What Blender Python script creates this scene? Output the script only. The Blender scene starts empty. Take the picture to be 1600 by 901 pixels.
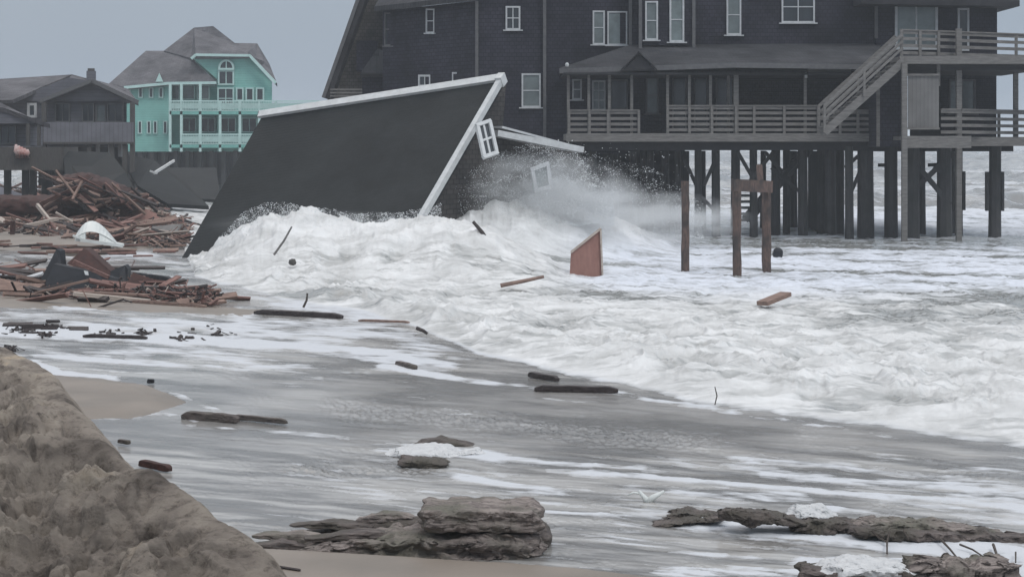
import bpy, math, random
import numpy as np
from mathutils import Vector, Matrix

random.seed(7)
rng = np.random.default_rng(11)
S = bpy.context.scene
COL = S.collection
CAMH = 3.7; F = 2900.0; HZ = 225.0           # eye height, focal length in px of the 1600 px frame, horizon row

# ------------------------------------------------------------------ camera, sky, sun, exposure
cam_d = bpy.data.cameras.new("camera"); cam = bpy.data.objects.new("camera", cam_d); COL.objects.link(cam)
cam.location = (0, 0, CAMH); cam.rotation_euler = (math.radians(90), 0, 0)
cam_d.sensor_width = 36.0; cam_d.lens = 36.0 * F / 1600.0
cam_d.shift_y = -(450.5 - HZ) / 1600.0
cam_d.clip_start = 0.5; cam_d.clip_end = 20000
S.camera = cam
SUN_EL, SUN_AZ = math.radians(50), math.radians(-35)
w = bpy.data.worlds.new("World"); S.world = w; w.use_nodes = True
nt = w.node_tree; bg = nt.nodes["Background"]
sky = nt.nodes.new("ShaderNodeTexSky"); sky.sky_type = 'NISHITA'; sky.sun_disc = False
sky.sun_elevation = SUN_EL; sky.sun_rotation = SUN_AZ; sky.air_density = 1.5; sky.dust_density = 5.0
mixw = nt.nodes.new("ShaderNodeMix"); mixw.data_type = 'RGBA'; mixw.inputs['Factor'].default_value = 0.88
cloud = nt.nodes.new("ShaderNodeTexNoise"); cloud.inputs['Scale'].default_value = 2.2; cloud.inputs['Detail'].default_value = 4
cr = nt.nodes.new("ShaderNodeValToRGB")
cr.color_ramp.elements[0].position = 0.3; cr.color_ramp.elements[0].color = (3.4, 4.2, 5.25, 1)
cr.color_ramp.elements[1].position = 0.75; cr.color_ramp.elements[1].color = (4.0, 4.8, 5.8, 1)
tc = nt.nodes.new("ShaderNodeTexCoord")
nt.links.new(tc.outputs['Generated'], cloud.inputs['Vector'])
nt.links.new(cloud.outputs['Fac'], cr.inputs['Fac'])
nt.links.new(sky.outputs['Color'], mixw.inputs['A']); nt.links.new(cr.outputs['Color'], mixw.inputs['B'])
# an overcast sky is brighter overhead than at the horizon
spx = nt.nodes.new("ShaderNodeSeparateXYZ"); nt.links.new(tc.outputs['Generated'], spx.inputs[0])
mrw = nt.nodes.new("ShaderNodeMapRange"); mrw.inputs['From Min'].default_value = .08; mrw.inputs['From Max'].default_value = .9; mrw.inputs['To Min'].default_value = 1.0; mrw.inputs['To Max'].default_value = 2.1
nt.links.new(spx.outputs['Z'], mrw.inputs['Value'])
wr = nt.nodes.new("ShaderNodeMix"); wr.data_type = 'RGBA'; wr.inputs['A'].default_value = (1, 1, 1, 1); wr.inputs['B'].default_value = (2.85, 2.5, 2.2, 1)
mrw.inputs['To Min'].default_value = 0.0; mrw.inputs['To Max'].default_value = 1.0; nt.links.new(mrw.outputs['Result'], wr.inputs['Factor'])
vm = nt.nodes.new("ShaderNodeVectorMath"); vm.operation = 'MULTIPLY'; nt.links.new(mixw.outputs['Result'], vm.inputs[0]); nt.links.new(wr.outputs['Result'], vm.inputs[1])
nt.links.new(vm.outputs[0], bg.inputs['Color']); bg.inputs['Strength'].default_value = 0.08
sd = bpy.data.lights.new("sun", 'SUN'); sd.energy = 1.0; sd.angle = math.radians(18); sd.color = (1, .97, .93)
so = bpy.data.objects.new("sun", sd); COL.objects.link(so)
so.rotation_euler = (math.radians(90) - SUN_EL, 0, math.radians(35)); so.location = (0, 0, 40)
S.view_settings.view_transform = 'Standard'; S.view_settings.look = 'None'
S.view_settings.exposure = 0.24; S.view_settings.gamma = 1.0
S.cycles.use_denoising = True
S.cycles.max_bounces = 6; S.cycles.diffuse_bounces = 2; S.cycles.glossy_bounces = 2; S.cycles.volume_bounces = 1
S.cycles.volume_step_rate = 2.0

# ------------------------------------------------------------------ numeric noise
_TA = np.linspace(0, 2 * math.pi, 1024, endpoint=False); _TC = np.cos(_TA).astype(np.float32); _TS = np.sin(_TA).astype(np.float32)
_PR = np.random.default_rng(5).permutation(4096).astype(np.int32)
def perlin(x, y, seed=0):
    x, y = np.broadcast_arrays(np.asarray(x, np.float64), np.asarray(y, np.float64))
    ix = np.floor(x); iy = np.floor(y); fx = (x - ix).astype(np.float32); fy = (y - iy).astype(np.float32)
    ix = ix.astype(np.int32); iy = iy.astype(np.int32)
    u = fx * fx * fx * (fx * (fx * 6 - 15) + 10); v = fy * fy * fy * (fy * (fy * 6 - 15) + 10)
    r0 = _PR[(ix + seed * 57) & 4095]; r1 = _PR[(ix + 1 + seed * 57) & 4095]
    def g(r, dx, dy):
        a = _PR[(r + iy + dy + seed * 131) & 4095] & 1023
        return _TC[a] * (fx - dx) + _TS[a] * (fy - dy)
    a = g(r0, 0, 0); b_ = g(r1, 1, 0); c_ = g(r0, 0, 1); d_ = g(r1, 1, 1)
    a += (b_ - a) * u; c_ += (d_ - c_) * u
    return 1.5 * (a + (c_ - a) * v)
def fbm(x, y, octaves=4, seed=0, gain=0.5):
    t = 0; a = 1.0; n = 0
    for k in range(octaves):
        t = t + a * perlin(x * 2 ** k, y * 2 ** k, seed + k * 17); n += a; a *= gain
    return t / n
def billow(x, y, octaves=4, seed=0, gain=0.5):
    t = 0; a = 1.0; n = 0
    for k in range(octaves):
        t = t + a * np.abs(perlin(x * 2 ** k, y * 2 ** k, seed + k * 17)); n += a; a *= gain
    return t / n
def sm(a, b, x):
    t = np.clip((x - a) / (b - a), 0, 1); return t * t * (3 - 2 * t)

# ------------------------------------------------------------------ materials
def nmat(name):
    m = bpy.data.materials.new(name); m.use_nodes = True
    return m, m.node_tree, m.node_tree.nodes["Principled BSDF"]
def mat(name, c1, c2=None, scale=3.0, stretch=(1, 1, 1), rough=0.75, bump=0.3, detail=6, dist=0.02, spec=0.3, c3=None, blotch=0.6):
    """two-tone noise material with bump; c3 adds large stains"""
    m, t, b = nmat(name)
    c2 = c2 or tuple(x * 0.6 for x in c1)
    tcn = t.nodes.new("ShaderNodeTexCoord"); mp = t.nodes.new("ShaderNodeMapping"); mp.inputs['Scale'].default_value = stretch
    n = t.nodes.new("ShaderNodeTexNoise"); n.inputs['Scale'].default_value = scale; n.inputs['Detail'].default_value = detail; n.inputs['Roughness'].default_value = .65
    r = t.nodes.new("ShaderNodeValToRGB")
    r.color_ramp.elements[0].position = .32; r.color_ramp.elements[0].color = (*c2, 1)
    r.color_ramp.elements[1].position = .68; r.color_ramp.elements[1].color = (*c1, 1)
    L = t.links.new
    L(tcn.outputs['Object'], mp.inputs['Vector']); L(mp.outputs['Vector'], n.inputs['Vector']); L(n.outputs['Fac'], r.inputs['Fac'])
    out = r.outputs['Color']
    if c3:
        n2 = t.nodes.new("ShaderNodeTexNoise"); n2.inputs['Scale'].default_value = blotch; n2.inputs['Detail'].default_value = 5
        L(tcn.outputs['Object'], n2.inputs['Vector'])
        r2 = t.nodes.new("ShaderNodeValToRGB"); r2.color_ramp.elements[0].position = .42; r2.color_ramp.elements[1].position = .62
        L(n2.outputs['Fac'], r2.inputs['Fac'])
        mx = t.nodes.new("ShaderNodeMix"); mx.data_type = 'RGBA'
        L(r2.outputs['Color'], mx.inputs['Factor']); L(out, mx.inputs['A']); mx.inputs['B'].default_value = (*c3, 1)
        out = mx.outputs['Result']
    L(out, b.inputs['Base Color'])
    b.inputs['Roughness'].default_value = rough; b.inputs['Specular IOR Level'].default_value = spec
    if bump:
        bp = t.nodes.new("ShaderNodeBump"); bp.inputs['Strength'].default_value = bump; bp.inputs['Distance'].default_value = dist
        L(n.outputs['Fac'], bp.inputs['Height']); L(bp.outputs['Normal'], b.inputs['Normal'])
    return m
def shingle(name, c1, c2, mortar, bw=.22, rh=.14, rot=(math.radians(90), 0, 0), rough=.85, stain=None, uv=False):
    """courses of shingles with weathered variation"""
    m, t, b = nmat(name); L = t.links.new
    tcn = t.nodes.new("ShaderNodeTexCoord"); mp = t.nodes.new("ShaderNodeMapping"); mp.inputs['Rotation'].default_value = rot
    br = t.nodes.new("ShaderNodeTexBrick"); br.inputs['Scale'].default_value = 1.0
    br.inputs['Brick Width'].default_value = bw; br.inputs['Row Height'].default_value = rh
    br.inputs['Mortar Size'].default_value = .012; br.inputs['Mortar Smooth'].default_value = .4
    br.inputs['Color1'].default_value = (*c1, 1); br.inputs['Color2'].default_value = (*c2, 1); br.inputs['Mortar'].default_value = (*mortar, 1)
    L(tcn.outputs['UV' if uv else 'Object'], mp.inputs['Vector']); L(mp.outputs['Vector'], br.inputs['Vector'])
    n = t.nodes.new("ShaderNodeTexNoise"); n.inputs['Scale'].default_value = .55; n.inputs['Detail'].default_value = 8; n.inputs['Roughness'].default_value = .7
    L(tcn.outputs['Object'], n.inputs['Vector'])
    r = t.nodes.new("ShaderNodeValToRGB"); r.color_ramp.elements[0].position = .3; r.color_ramp.elements[0].color = (.5, .5, .5, 1)
    r.color_ramp.elements[1].position = .72; r.color_ramp.elements[1].color = (*(stain or (1.7, 1.66, 1.6)), 1)
    L(n.outputs['Fac'], r.inputs['Fac'])
    mx = t.nodes.new("ShaderNodeMix"); mx.data_type = 'RGBA'; mx.blend_type = 'MULTIPLY'; mx.inputs['Factor'].default_value = 1
    L(br.outputs['Color'], mx.inputs['A']); L(r.outputs['Color'], mx.inputs['B']); L(mx.outputs['Result'], b.inputs['Base Color'])
    b.inputs['Roughness'].default_value = rough; b.inputs['Specular IOR Level'].default_value = .15
    bp = t.nodes.new("ShaderNodeBump"); bp.inputs['Strength'].default_value = .5; bp.inputs['Distance'].default_value = .02
    inv = t.nodes.new("ShaderNodeMath"); inv.operation = 'SUBTRACT'; inv.inputs[0].default_value = 1
    L(br.outputs['Fac'], inv.inputs[1]); L(inv.outputs[0], bp.inputs['Height']); L(bp.outputs['Normal'], b.inputs['Normal'])
    return m
def siding(name, c, gap=.12, rough=.6, vertical=False, var=.12):
    m, t, b = nmat(name); L = t.links.new
    tcn = t.nodes.new("ShaderNodeTexCoord"); sx = t.nodes.new("ShaderNodeSeparateXYZ"); L(tcn.outputs['Object'], sx.inputs[0])
    md = t.nodes.new("ShaderNodeMath"); md.operation = 'MODULO'; md.inputs[1].default_value = gap
    ad = t.nodes.new("ShaderNodeMath"); ad.operation = 'ADD'; ad.inputs[1].default_value = 500 * gap
    L(sx.outputs['X' if vertical else 'Z'], ad.inputs[0]); L(ad.outputs[0], md.inputs[0])
    r = t.nodes.new("ShaderNodeValToRGB"); e = r.color_ramp.elements
    e[0].position = 0; e[0].color = (*[x * .55 for x in c], 1); e[1].position = .18; e[1].color = (*c, 1)
    dv = t.nodes.new("ShaderNodeMath"); dv.operation = 'DIVIDE'; dv.inputs[1].default_value = gap
    L(md.outputs[0], dv.inputs[0]); L(dv.outputs[0], r.inputs['Fac'])
    n = t.nodes.new("ShaderNodeTexNoise"); n.inputs['Scale'].default_value = 1.3; n.inputs['Detail'].default_value = 6
    L(tcn.outputs['Object'], n.inputs['Vector'])
    r2 = t.nodes.new("ShaderNodeValToRGB"); r2.color_ramp.elements[0].position = .3; r2.color_ramp.elements[1].position = .7
    r2.color_ramp.elements[0].color = (1 - var * 2,) * 3 + (1,); r2.color_ramp.elements[1].color = (1 + var,) * 3 + (1,)
    L(n.outputs['Fac'], r2.inputs['Fac'])
    mx = t.nodes.new("ShaderNodeMix"); mx.data_type = 'RGBA'; mx.blend_type = 'MULTIPLY'; mx.inputs['Factor'].default_value = 1
    L(r.outputs['Color'], mx.inputs['A']); L(r2.outputs['Color'], mx.inputs['B']); L(mx.outputs['Result'], b.inputs['Base Color'])
    bp = t.nodes.new("ShaderNodeBump"); bp.inputs['Strength'].default_value = .6; bp.inputs['Distance'].default_value = .015
    L(dv.outputs[0], bp.inputs['Height']); L(bp.outputs['Normal'], b.inputs['Normal'])
    b.inputs['Roughness'].default_value = rough
    return m
def glass(name, c, rough=.12):
    return mat(name, c, tuple(x * .55 for x in c), scale=1.3, rough=rough, bump=0, spec=.6)

M = {}
M['shingle'] = shingle('weathered dark shingles', (.032, .032, .045), (.023, .023, .034), (.012, .012, .017), .2, .16)
M['shingle_warm'] = shingle('weathered brown shingles', (.075, .07, .068), (.055, .052, .05), (.03, .028, .028), .2, .16)
M['roofing'] = shingle('charcoal roof shingles', (.055, .056, .062), (.045, .046, .052), (.03, .03, .034), .3, .15, rot=(0, 0, 0))
M['fallen_roof'] = shingle('wet grey green roof shingles', (.026, .029, .030), (.023, .026, .027), (.019, .021, .022), .3, .14, rough=.7, uv=True, rot=(0, 0, 0), stain=(1.15, 1.15, 1.14))
M['brown_wall'] = shingle('dark brown wall shingles', (.06, .056, .055), (.045, .043, .043), (.02, .02, .02), .2, .16)
M['trim_white'] = mat('white painted trim', (.58, .59, .59), (.45, .46, .46), scale=4, bump=.1, rough=.5)
M['trim_grey'] = mat('grey white window trim', (.55, .56, .57), (.4, .41, .42), scale=5, bump=.1, rough=.6)
M['corner'] = mat('weathered corner board', (.13, .128, .13), (.09, .09, .095), scale=6, rough=.8)
M['deck'] = mat('weathered grey decking', (.20, .19, .18), (.115, .11, .105), scale=2.5, stretch=(1, 1, 6), rough=.85, bump=.5)
M['deck_dark'] = mat('dark weathered timber', (.09, .085, .08), (.055, .052, .05), scale=3, stretch=(6, 6, 1), rough=.85, bump=.5)
M['pile'] = mat('wet dark timber pile', (.062, .06, .062), (.035, .034, .036), scale=4, stretch=(5, 5, .6), rough=.6, bump=.6, c3=(.03, .032, .03), blotch=.8)
M['panel'] = siding('vertical grey boards', (.17, .165, .16), .15, vertical=True, rough=.85)
M['shade'] = mat('boards with painted shade', (.035, .035, .038), (.022, .022, .025), scale=2, rough=.95)  # near-black: shade below floors and porch roof painted into the boards
M['glass_dark'] = glass('dark window glass', (.035, .042, .05))
M['glass_mid'] = glass('window glass over pale blinds', (.17, .2, .2))
M['glass_curtain'] = glass('window glass with grey green curtain', (.2, .24, .24), .25)
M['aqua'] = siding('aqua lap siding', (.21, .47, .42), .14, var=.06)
M['aqua_shade'] = siding('aqua siding with painted shade', (.17, .43, .38), .14, var=.06)  # porch copy of the siding, darkened to paint in shade
M['aqua_trim'] = mat('pale aqua trim paint', (.5, .68, .65), (.42, .58, .55), scale=3, bump=0)
M['grey_roof'] = shingle('grey asphalt shingles', (.12, .118, .13), (.10, .098, .108), (.06, .06, .063), .4, .2, rot=(0, 0, 0))
M['grey_siding'] = siding('grey board siding', (.13, .13, .15), .2, var=.12, rough=.85)
M['grey_vert'] = siding('grey vertical board siding', (.155, .155, .175), .25, vertical=True, rough=.85)
M['red_wood'] = mat('reddish broken lumber', (.27, .15, .125), (.11, .06, .052), scale=4, stretch=(1, 4, 4), rough=.7, bump=.5)
M['brown_wood'] = mat('brown broken lumber', (.3, .2, .16), (.14, .095, .08), scale=4, stretch=(1, 4, 4), rough=.75, bump=.5)
M['dark_wood'] = mat('dark wet lumber', (.055, .042, .04), (.025, .02, .02), scale=4, stretch=(1, 5, 5), rough=.55, bump=.5)
M['tan_wood'] = mat('pale tan lumber', (.5, .43, .38), (.32, .27, .23), scale=4, stretch=(1, 4, 4), rough=.75, bump=.4)
M['post_wood'] = mat('worn brown post wood', (.16, .105, .085), (.06, .045, .042), scale=5, stretch=(4, 4, .8), rough=.8, bump=.7, c3=(.05, .042, .04), blotch=2.2)
M['plywood'] = mat('wet reddish plywood', (.3, .16, .13), (.22, .11, .09), scale=2.5, stretch=(3, 1, 1), rough=.55, bump=.2)
M['tar'] = mat('black roofing felt', (.018, .02, .026), (.01, .011, .014), scale=5, rough=.6, bump=.4)
M['rust'] = mat('dark rust red boards', (.07, .028, .022), (.03, .014, .012), scale=5, rough=.7, bump=.4)
M['white_plastic'] = mat('white moulded plastic', (.68, .7, .68), (.55, .57, .55), scale=2, rough=.35, bump=.1)
M['bundle'] = mat('red and white cloth', (.36, .10, .075), (.5, .42, .4), scale=3.0, rough=.9, bump=.4)
M['peat'] = mat('layered grey brown wood slab', (.4, .34, .31), (.09, .075, .07), scale=4.5, stretch=(.8, 3, 6), rough=.85, bump=1.0, dist=.07, c3=(.17, .16, .13), blotch=2.2)
M['peat_dark'] = mat('dark soaked wood slab', (.2, .165, .15), (.05, .042, .04), scale=4.5, stretch=(.8, 3, 6), rough=.7, bump=1.0, dist=.06, c3=(.09, .08, .065), blotch=2)
M['foamcap'] = mat('sea foam', (.68, .68, .68), (.54, .545, .55), scale=9, rough=.9, bump=1, dist=.05)
M['twig'] = mat('thin dark twig', (.08, .065, .055), scale=9, rough=.8)

# wet sand
def sand_mat():
    m, t, b = nmat('wet sand'); L = t.links.new
    g = t.nodes.new("ShaderNodeTexCoord")
    n = t.nodes.new("ShaderNodeTexNoise"); n.inputs['Scale'].default_value = .8; n.inputs['Detail'].default_value = 8
    n2 = t.nodes.new("ShaderNodeTexNoise"); n2.inputs['Scale'].default_value = 40; n2.inputs['Detail'].default_value = 3
    L(g.outputs['Object'], n.inputs['Vector']); L(g.outputs['Object'], n2.inputs['Vector'])
    r = t.nodes.new("ShaderNodeValToRGB"); r.color_ramp.elements[0].position = .3; r.color_ramp.elements[0].color = (.17, .145, .12, 1)
    r.color_ramp.elements[1].position = .7; r.color_ramp.elements[1].color = (.25, .21, .175, 1)
    L(n.outputs['Fac'], r.inputs['Fac']); L(r.outputs['Color'], b.inputs['Base Color'])
    b.inputs['Roughness'].default_value = .5; b.inputs['Specular IOR Level'].default_value = .35
    bp = t.nodes.new("ShaderNodeBump"); bp.inputs['Strength'].default_value = .25; bp.inputs['Distance'].default_value = .01
    L(n2.outputs['Fac'], bp.inputs['Height']); L(bp.outputs['Normal'], b.inputs['Normal'])
    return m
M['sand'] = sand_mat()
def bank_mat():
    m, t, b = nmat('eroded sandy bank'); L = t.links.new
    g = t.nodes.new("ShaderNodeTexCoord")
    n = t.nodes.new("ShaderNodeTexNoise"); n.inputs['Scale'].default_value = .9; n.inputs['Detail'].default_value = 10; n.inputs['Roughness'].default_value = .6; n.inputs['Distortion'].default_value = .6
    L(g.outputs['Object'], n.inputs['Vector'])
    r = t.nodes.new("ShaderNodeValToRGB"); e = r.color_ramp.elements
    e[0].position = .33; e[0].color = (.10, .085, .075, 1); e[1].position = .68; e[1].color = (.48, .40, .31, 1)
    k = e.new(.46); k.color = (.27, .235, .205, 1); k = e.new(.57); k.color = (.37, .325, .28, 1)
    at = t.nodes.new("ShaderNodeAttribute"); at.attribute_name = 'crust_shade'
    ad = t.nodes.new("ShaderNodeMath"); ad.operation = 'ADD'; L(n.outputs['Fac'], ad.inputs[0]); L(at.outputs['Fac'], ad.inputs[1])
    L(ad.outputs[0], r.inputs['Fac']); L(r.outputs['Color'], b.inputs['Base Color'])
    b.inputs['Roughness'].default_value = .9; b.inputs['Specular IOR Level'].default_value = .2
    n2 = t.nodes.new("ShaderNodeTexNoise"); n2.inputs['Scale'].default_value = 7; n2.inputs['Detail'].default_value = 12; n2.inputs['Roughness'].default_value = .78
    L(g.outputs['Object'], n2.inputs['Vector'])
    dk = t.nodes.new("ShaderNodeValToRGB"); dk.color_ramp.elements[0].position = .36; dk.color_ramp.elements[0].color = (.5, .47, .45, 1); dk.color_ramp.elements[1].position = .5; dk.color_ramp.elements[1].color = (1.15, 1.13, 1.1, 1); L(n2.outputs['Fac'], dk.inputs['Fac'])
    mm = t.nodes.new("ShaderNodeMix"); mm.data_type = 'RGBA'; mm.blend_type = 'MULTIPLY'; mm.inputs['Factor'].default_value = 1; L(r.outputs['Color'], mm.inputs['A']); L(dk.outputs['Color'], mm.inputs['B']); L(mm.outputs['Result'], b.inputs['Base Color'])
    bp = t.nodes.new("ShaderNodeBump"); bp.inputs['Strength'].default_value = 1.0; bp.inputs['Distance'].default_value = .09
    L(n2.outputs['Fac'], bp.inputs['Height']); L(bp.outputs['Normal'], b.inputs['Normal'])
    return m
M['bank'] = bank_mat()

def water_mat():
    m, t, b = nmat('surf water and foam'); L = t.links.new
    g = t.nodes.new("ShaderNodeTexCoord")
    rot = t.nodes.new("ShaderNodeMapping"); rot.inputs['Rotation'].default_value = (0, 0, math.radians(20)); L(g.outputs['Object'], rot.inputs['Vector'])
    st = t.nodes.new("ShaderNodeMapping"); st.inputs['Scale'].default_value = (.5, 1.5, 1.0); L(rot.outputs['Vector'], st.inputs['Vector'])
    n1 = t.nodes.new("ShaderNodeTexNoise"); n1.inputs['Scale'].default_value = 2.4; n1.inputs['Detail'].default_value = 9; n1.inputs['Roughness'].default_value = .62; n1.inputs['Distortion'].default_value = .5
    L(st.outputs['Vector'], n1.inputs['Vector'])
    af = t.nodes.new("ShaderNodeAttribute"); af.attribute_name = 'foam'
    ab = t.nodes.new("ShaderNodeAttribute"); ab.attribute_name = 'bore'
    def math_(op, a, bb, clamp=False):
        k = t.nodes.new("ShaderNodeMath"); k.operation = op; k.use_clamp = clamp
        for i, v in enumerate((a, bb)):
            if isinstance(v, (int, float)): k.inputs[i].default_value = v
            else: L(v, k.inputs[i])
        return k.outputs[0]
    nn = math_('MULTIPLY', math_('SUBTRACT', n1.outputs['Fac'], .5), 1.5)
    f = math_('ADD', af.outputs['Fac'], nn)
    rp = t.nodes.new("ShaderNodeValToRGB"); rp.color_ramp.elements[0].position = .34; rp.color_ramp.elements[1].position = .74
    L(f, rp.inputs['Fac']); foam = rp.outputs['Color']
    # silty water colour, with lighter and darker reflection streaks painted in
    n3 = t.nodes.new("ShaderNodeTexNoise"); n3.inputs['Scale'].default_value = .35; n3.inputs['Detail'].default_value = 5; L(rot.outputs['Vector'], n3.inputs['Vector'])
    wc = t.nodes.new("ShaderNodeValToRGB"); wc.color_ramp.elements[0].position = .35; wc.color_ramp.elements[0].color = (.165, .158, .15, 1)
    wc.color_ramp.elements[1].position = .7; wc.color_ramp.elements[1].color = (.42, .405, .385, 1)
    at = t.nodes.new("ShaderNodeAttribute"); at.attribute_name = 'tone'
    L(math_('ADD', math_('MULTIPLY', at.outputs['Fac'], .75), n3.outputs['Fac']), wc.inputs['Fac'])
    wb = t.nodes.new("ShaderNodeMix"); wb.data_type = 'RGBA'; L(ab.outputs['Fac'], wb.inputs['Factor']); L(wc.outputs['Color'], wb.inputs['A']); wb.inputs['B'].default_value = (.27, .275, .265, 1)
    fc = t.nodes.new("ShaderNodeMix"); fc.data_type = 'RGBA'; L(ab.outputs['Fac'], fc.inputs['Factor']); fc.inputs['A'].default_value = (.57, .585, .61, 1)
    n5 = t.nodes.new("ShaderNodeTexNoise"); n5.inputs['Scale'].default_value = .8; n5.inputs['Detail'].default_value = 10; n5.inputs['Roughness'].default_value = .66; n5.inputs['Distortion'].default_value = .8
    L(g.outputs['Object'], n5.inputs['Vector']); ar = t.nodes.new("ShaderNodeAttribute"); ar.attribute_name = 'churn'
    r5 = t.nodes.new("ShaderNodeValToRGB"); r5.color_ramp.elements[0].position = .33; r5.color_ramp.elements[0].color = (.50, .50, .49, 1); r5.color_ramp.elements[1].position = .62; r5.color_ramp.elements[1].color = (.74, .74, .735, 1)
    L(math_('SUBTRACT', n5.outputs['Fac'], math_('MULTIPLY', ar.outputs['Fac'], .55)), r5.inputs['Fac'])
    fl = t.nodes.new('ShaderNodeAttribute'); fl.attribute_name = 'field'; fx = t.nodes.new('ShaderNodeMix'); fx.data_type = 'RGBA'; L(fl.outputs['Fac'], fx.inputs['Factor']); L(r5.outputs['Color'], fx.inputs['A']); fx.inputs['B'].default_value = (.68, .715, .79, 1); L(fx.outputs['Result'], fc.inputs['B'])
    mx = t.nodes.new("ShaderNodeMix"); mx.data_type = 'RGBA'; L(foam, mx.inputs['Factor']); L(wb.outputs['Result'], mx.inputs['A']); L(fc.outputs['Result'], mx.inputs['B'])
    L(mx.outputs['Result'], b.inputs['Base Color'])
    rr = t.nodes.new("ShaderNodeMapRange"); L(foam, rr.inputs['Value']); rr.inputs['To Min'].default_value = .2; rr.inputs['To Max'].default_value = .75
    L(rr.outputs['Result'], b.inputs['Roughness']); b.inputs['IOR'].default_value = 1.33
    n4 = t.nodes.new("ShaderNodeTexNoise"); n4.inputs['Scale'].default_value = 6; n4.inputs['Detail'].default_value = 8; n4.inputs['Roughness'].default_value = .6
    L(st.outputs['Vector'], n4.inputs['Vector'])
    bp = t.nodes.new("ShaderNodeBump"); bp.inputs['Distance'].default_value = .03
    bs = t.nodes.new("ShaderNodeMapRange"); L(foam, bs.inputs['Value']); bs.inputs['To Min'].default_value = .12; bs.inputs['To Max'].default_value = .7; L(bs.outputs['Result'], bp.inputs['Strength'])
    L(n4.outputs['Fac'], bp.inputs['Height']); L(bp.outputs['Normal'], b.inputs['Normal'])
    return m
M['water'] = water_mat()
def drop_mat():
    m, t, b = nmat('white water droplets'); b.inputs['Base Color'].default_value = (.8, .82, .83, 1); b.inputs['Roughness'].default_value = .5
    n = t.nodes.new("ShaderNodeTexNoise"); n.inputs['Scale'].default_value = 3
    r = t.nodes.new("ShaderNodeValToRGB"); r.color_ramp.elements[0].color = (.62, .64, .65, 1); r.color_ramp.elements[1].color = (.85, .87, .88, 1)
    t.links.new(n.outputs['Fac'], r.inputs['Fac']); t.links.new(r.outputs['Color'], b.inputs['Base Color'])
    return m
M['drops'] = drop_mat()

# ------------------------------------------------------------------ object helpers
def P(px, py, Y): return Vector(((px - 800) / F * Y, Y, CAMH - (py - HZ) / F * Y))
def G(px, py, z=0.0):
    Y = (CAMH - z) * F / (py - HZ); return Vector(((px - 800) / F * Y, Y, z))
def X(px, Y): return (px - 800) / F * Y
def Z(py, Y): return CAMH - (py - HZ) / F * Y

class MB:
    def __init__(s): s.v = []; s.f = []
    def add(s, vs, fs):
        o = len(s.v); s.v += [tuple(v) for v in vs]; s.f += [tuple(i + o for i in f) for f in fs]; return s
    def hexa(s, p):   # 4 bottom/front then 4 top/back in the same order
        return s.add(p, [(0, 3, 2, 1), (4, 5, 6, 7), (0, 1, 5, 4), (1, 2, 6, 5), (2, 3, 7, 6), (3, 0, 4, 7)])
    def box(s, x0, x1, y0, y1, z0, z1):
        return s.hexa([(x0, y0, z0), (x1, y0, z0), (x1, y1, z0), (x0, y1, z0), (x0, y0, z1), (x1, y0, z1), (x1, y1, z1), (x0, y1, z1)])
    def prism(s, pts, off):
        n = len(pts); off = Vector(off); a = [Vector(p) for p in pts]; b = [p + off for p in a]
        return s.add(a + b, [tuple(range(n)), tuple(range(2 * n - 1, n - 1, -1))] + [((i + 1) % n, i, n + i, n + (i + 1) % n) for i in range(n)])
    def beam(s, a, b, w, h=None, up=(0, 0, 1), taper=1.0):
        a = Vector(a); b = Vector(b); h = h or w; d = (b - a).normalized(); up = Vector(up)
        if abs(d.dot(up)) > .95: up = Vector((0, 1, 0))
        sx = d.cross(up).normalized() * (w / 2); sz = sx.cross(d).normalized() * (h / 2)
        q = [a - sx - sz, a + sx - sz, a + sx + sz, a - sx + sz]
        q2 = [b + (p - a) * taper for p in q]
        return s.hexa(q + q2)
    def tube(s, pts, radii, n=8):
        pts = [Vector(p) for p in pts]; rings = []
        for i, p in enumerate(pts):
            d = (pts[min(i + 1, len(pts) - 1)] - pts[max(i - 1, 0)]).normalized()
            u = d.cross(Vector((0, 0, 1)));
            if u.length < .1: u = d.cross(Vector((0, 1, 0)))
            u.normalize(); v = d.cross(u)
            r = radii[i] if hasattr(radii, '__len__') else radii
            rings.append([p + (u * math.cos(k * 2 * math.pi / n) + v * math.sin(k * 2 * math.pi / n)) * r for k in range(n)])
        vs = [p for r in rings for p in r]; fs = []
        for i in range(len(pts) - 1):
            for k in range(n):
                fs.append((i * n + k, i * n + (k + 1) % n, (i + 1) * n + (k + 1) % n, (i + 1) * n + k))
        fs += [tuple(range(n))[::-1], tuple((len(pts) - 1) * n + k for k in range(n))]
        return s.add(vs, fs)
    def build(s, name, m, parent=None, bevel=0, smooth=False):
        me = bpy.data.meshes.new(name); me.from_pydata(s.v, [], s.f); me.materials.append(M[m] if isinstance(m, str) else m)
        me.validate(); me.update()
        o = bpy.data.objects.new(name, me); COL.objects.link(o)
        if parent is not None: attach(o, parent)
        if smooth:
            for p in me.polygons: p.use_smooth = True
        if bevel:
            bv = o.modifiers.new('bevel', 'BEVEL'); bv.width = bevel; bv.segments = 1; bv.limit_method = 'ANGLE'
        return o
def base_of(o):
    l = Vector((0, 0, 0))
    while o is not None: l += o.location; o = o.parent
    return l
ROOTS = {}
def attach(o, parent):
    o.parent = parent
    r = parent
    if parent.name in ROOTS: o.matrix_parent_inverse = Matrix.Translation(-ROOTS[parent.name])
def tag(o, label=None, cat=None, group=None, kind=None):
    for k, v in (('label', label), ('category', cat), ('group', group), ('kind', kind)):
        if v: o[k] = v
    return o
def thing(name, label, cat, loc, group=None):
    o = bpy.data.objects.new(name, None); COL.objects.link(o); o.location = loc; o.empty_display_size = .3
    ROOTS[o.name] = Vector(loc); return tag(o, label, cat, group)

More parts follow.
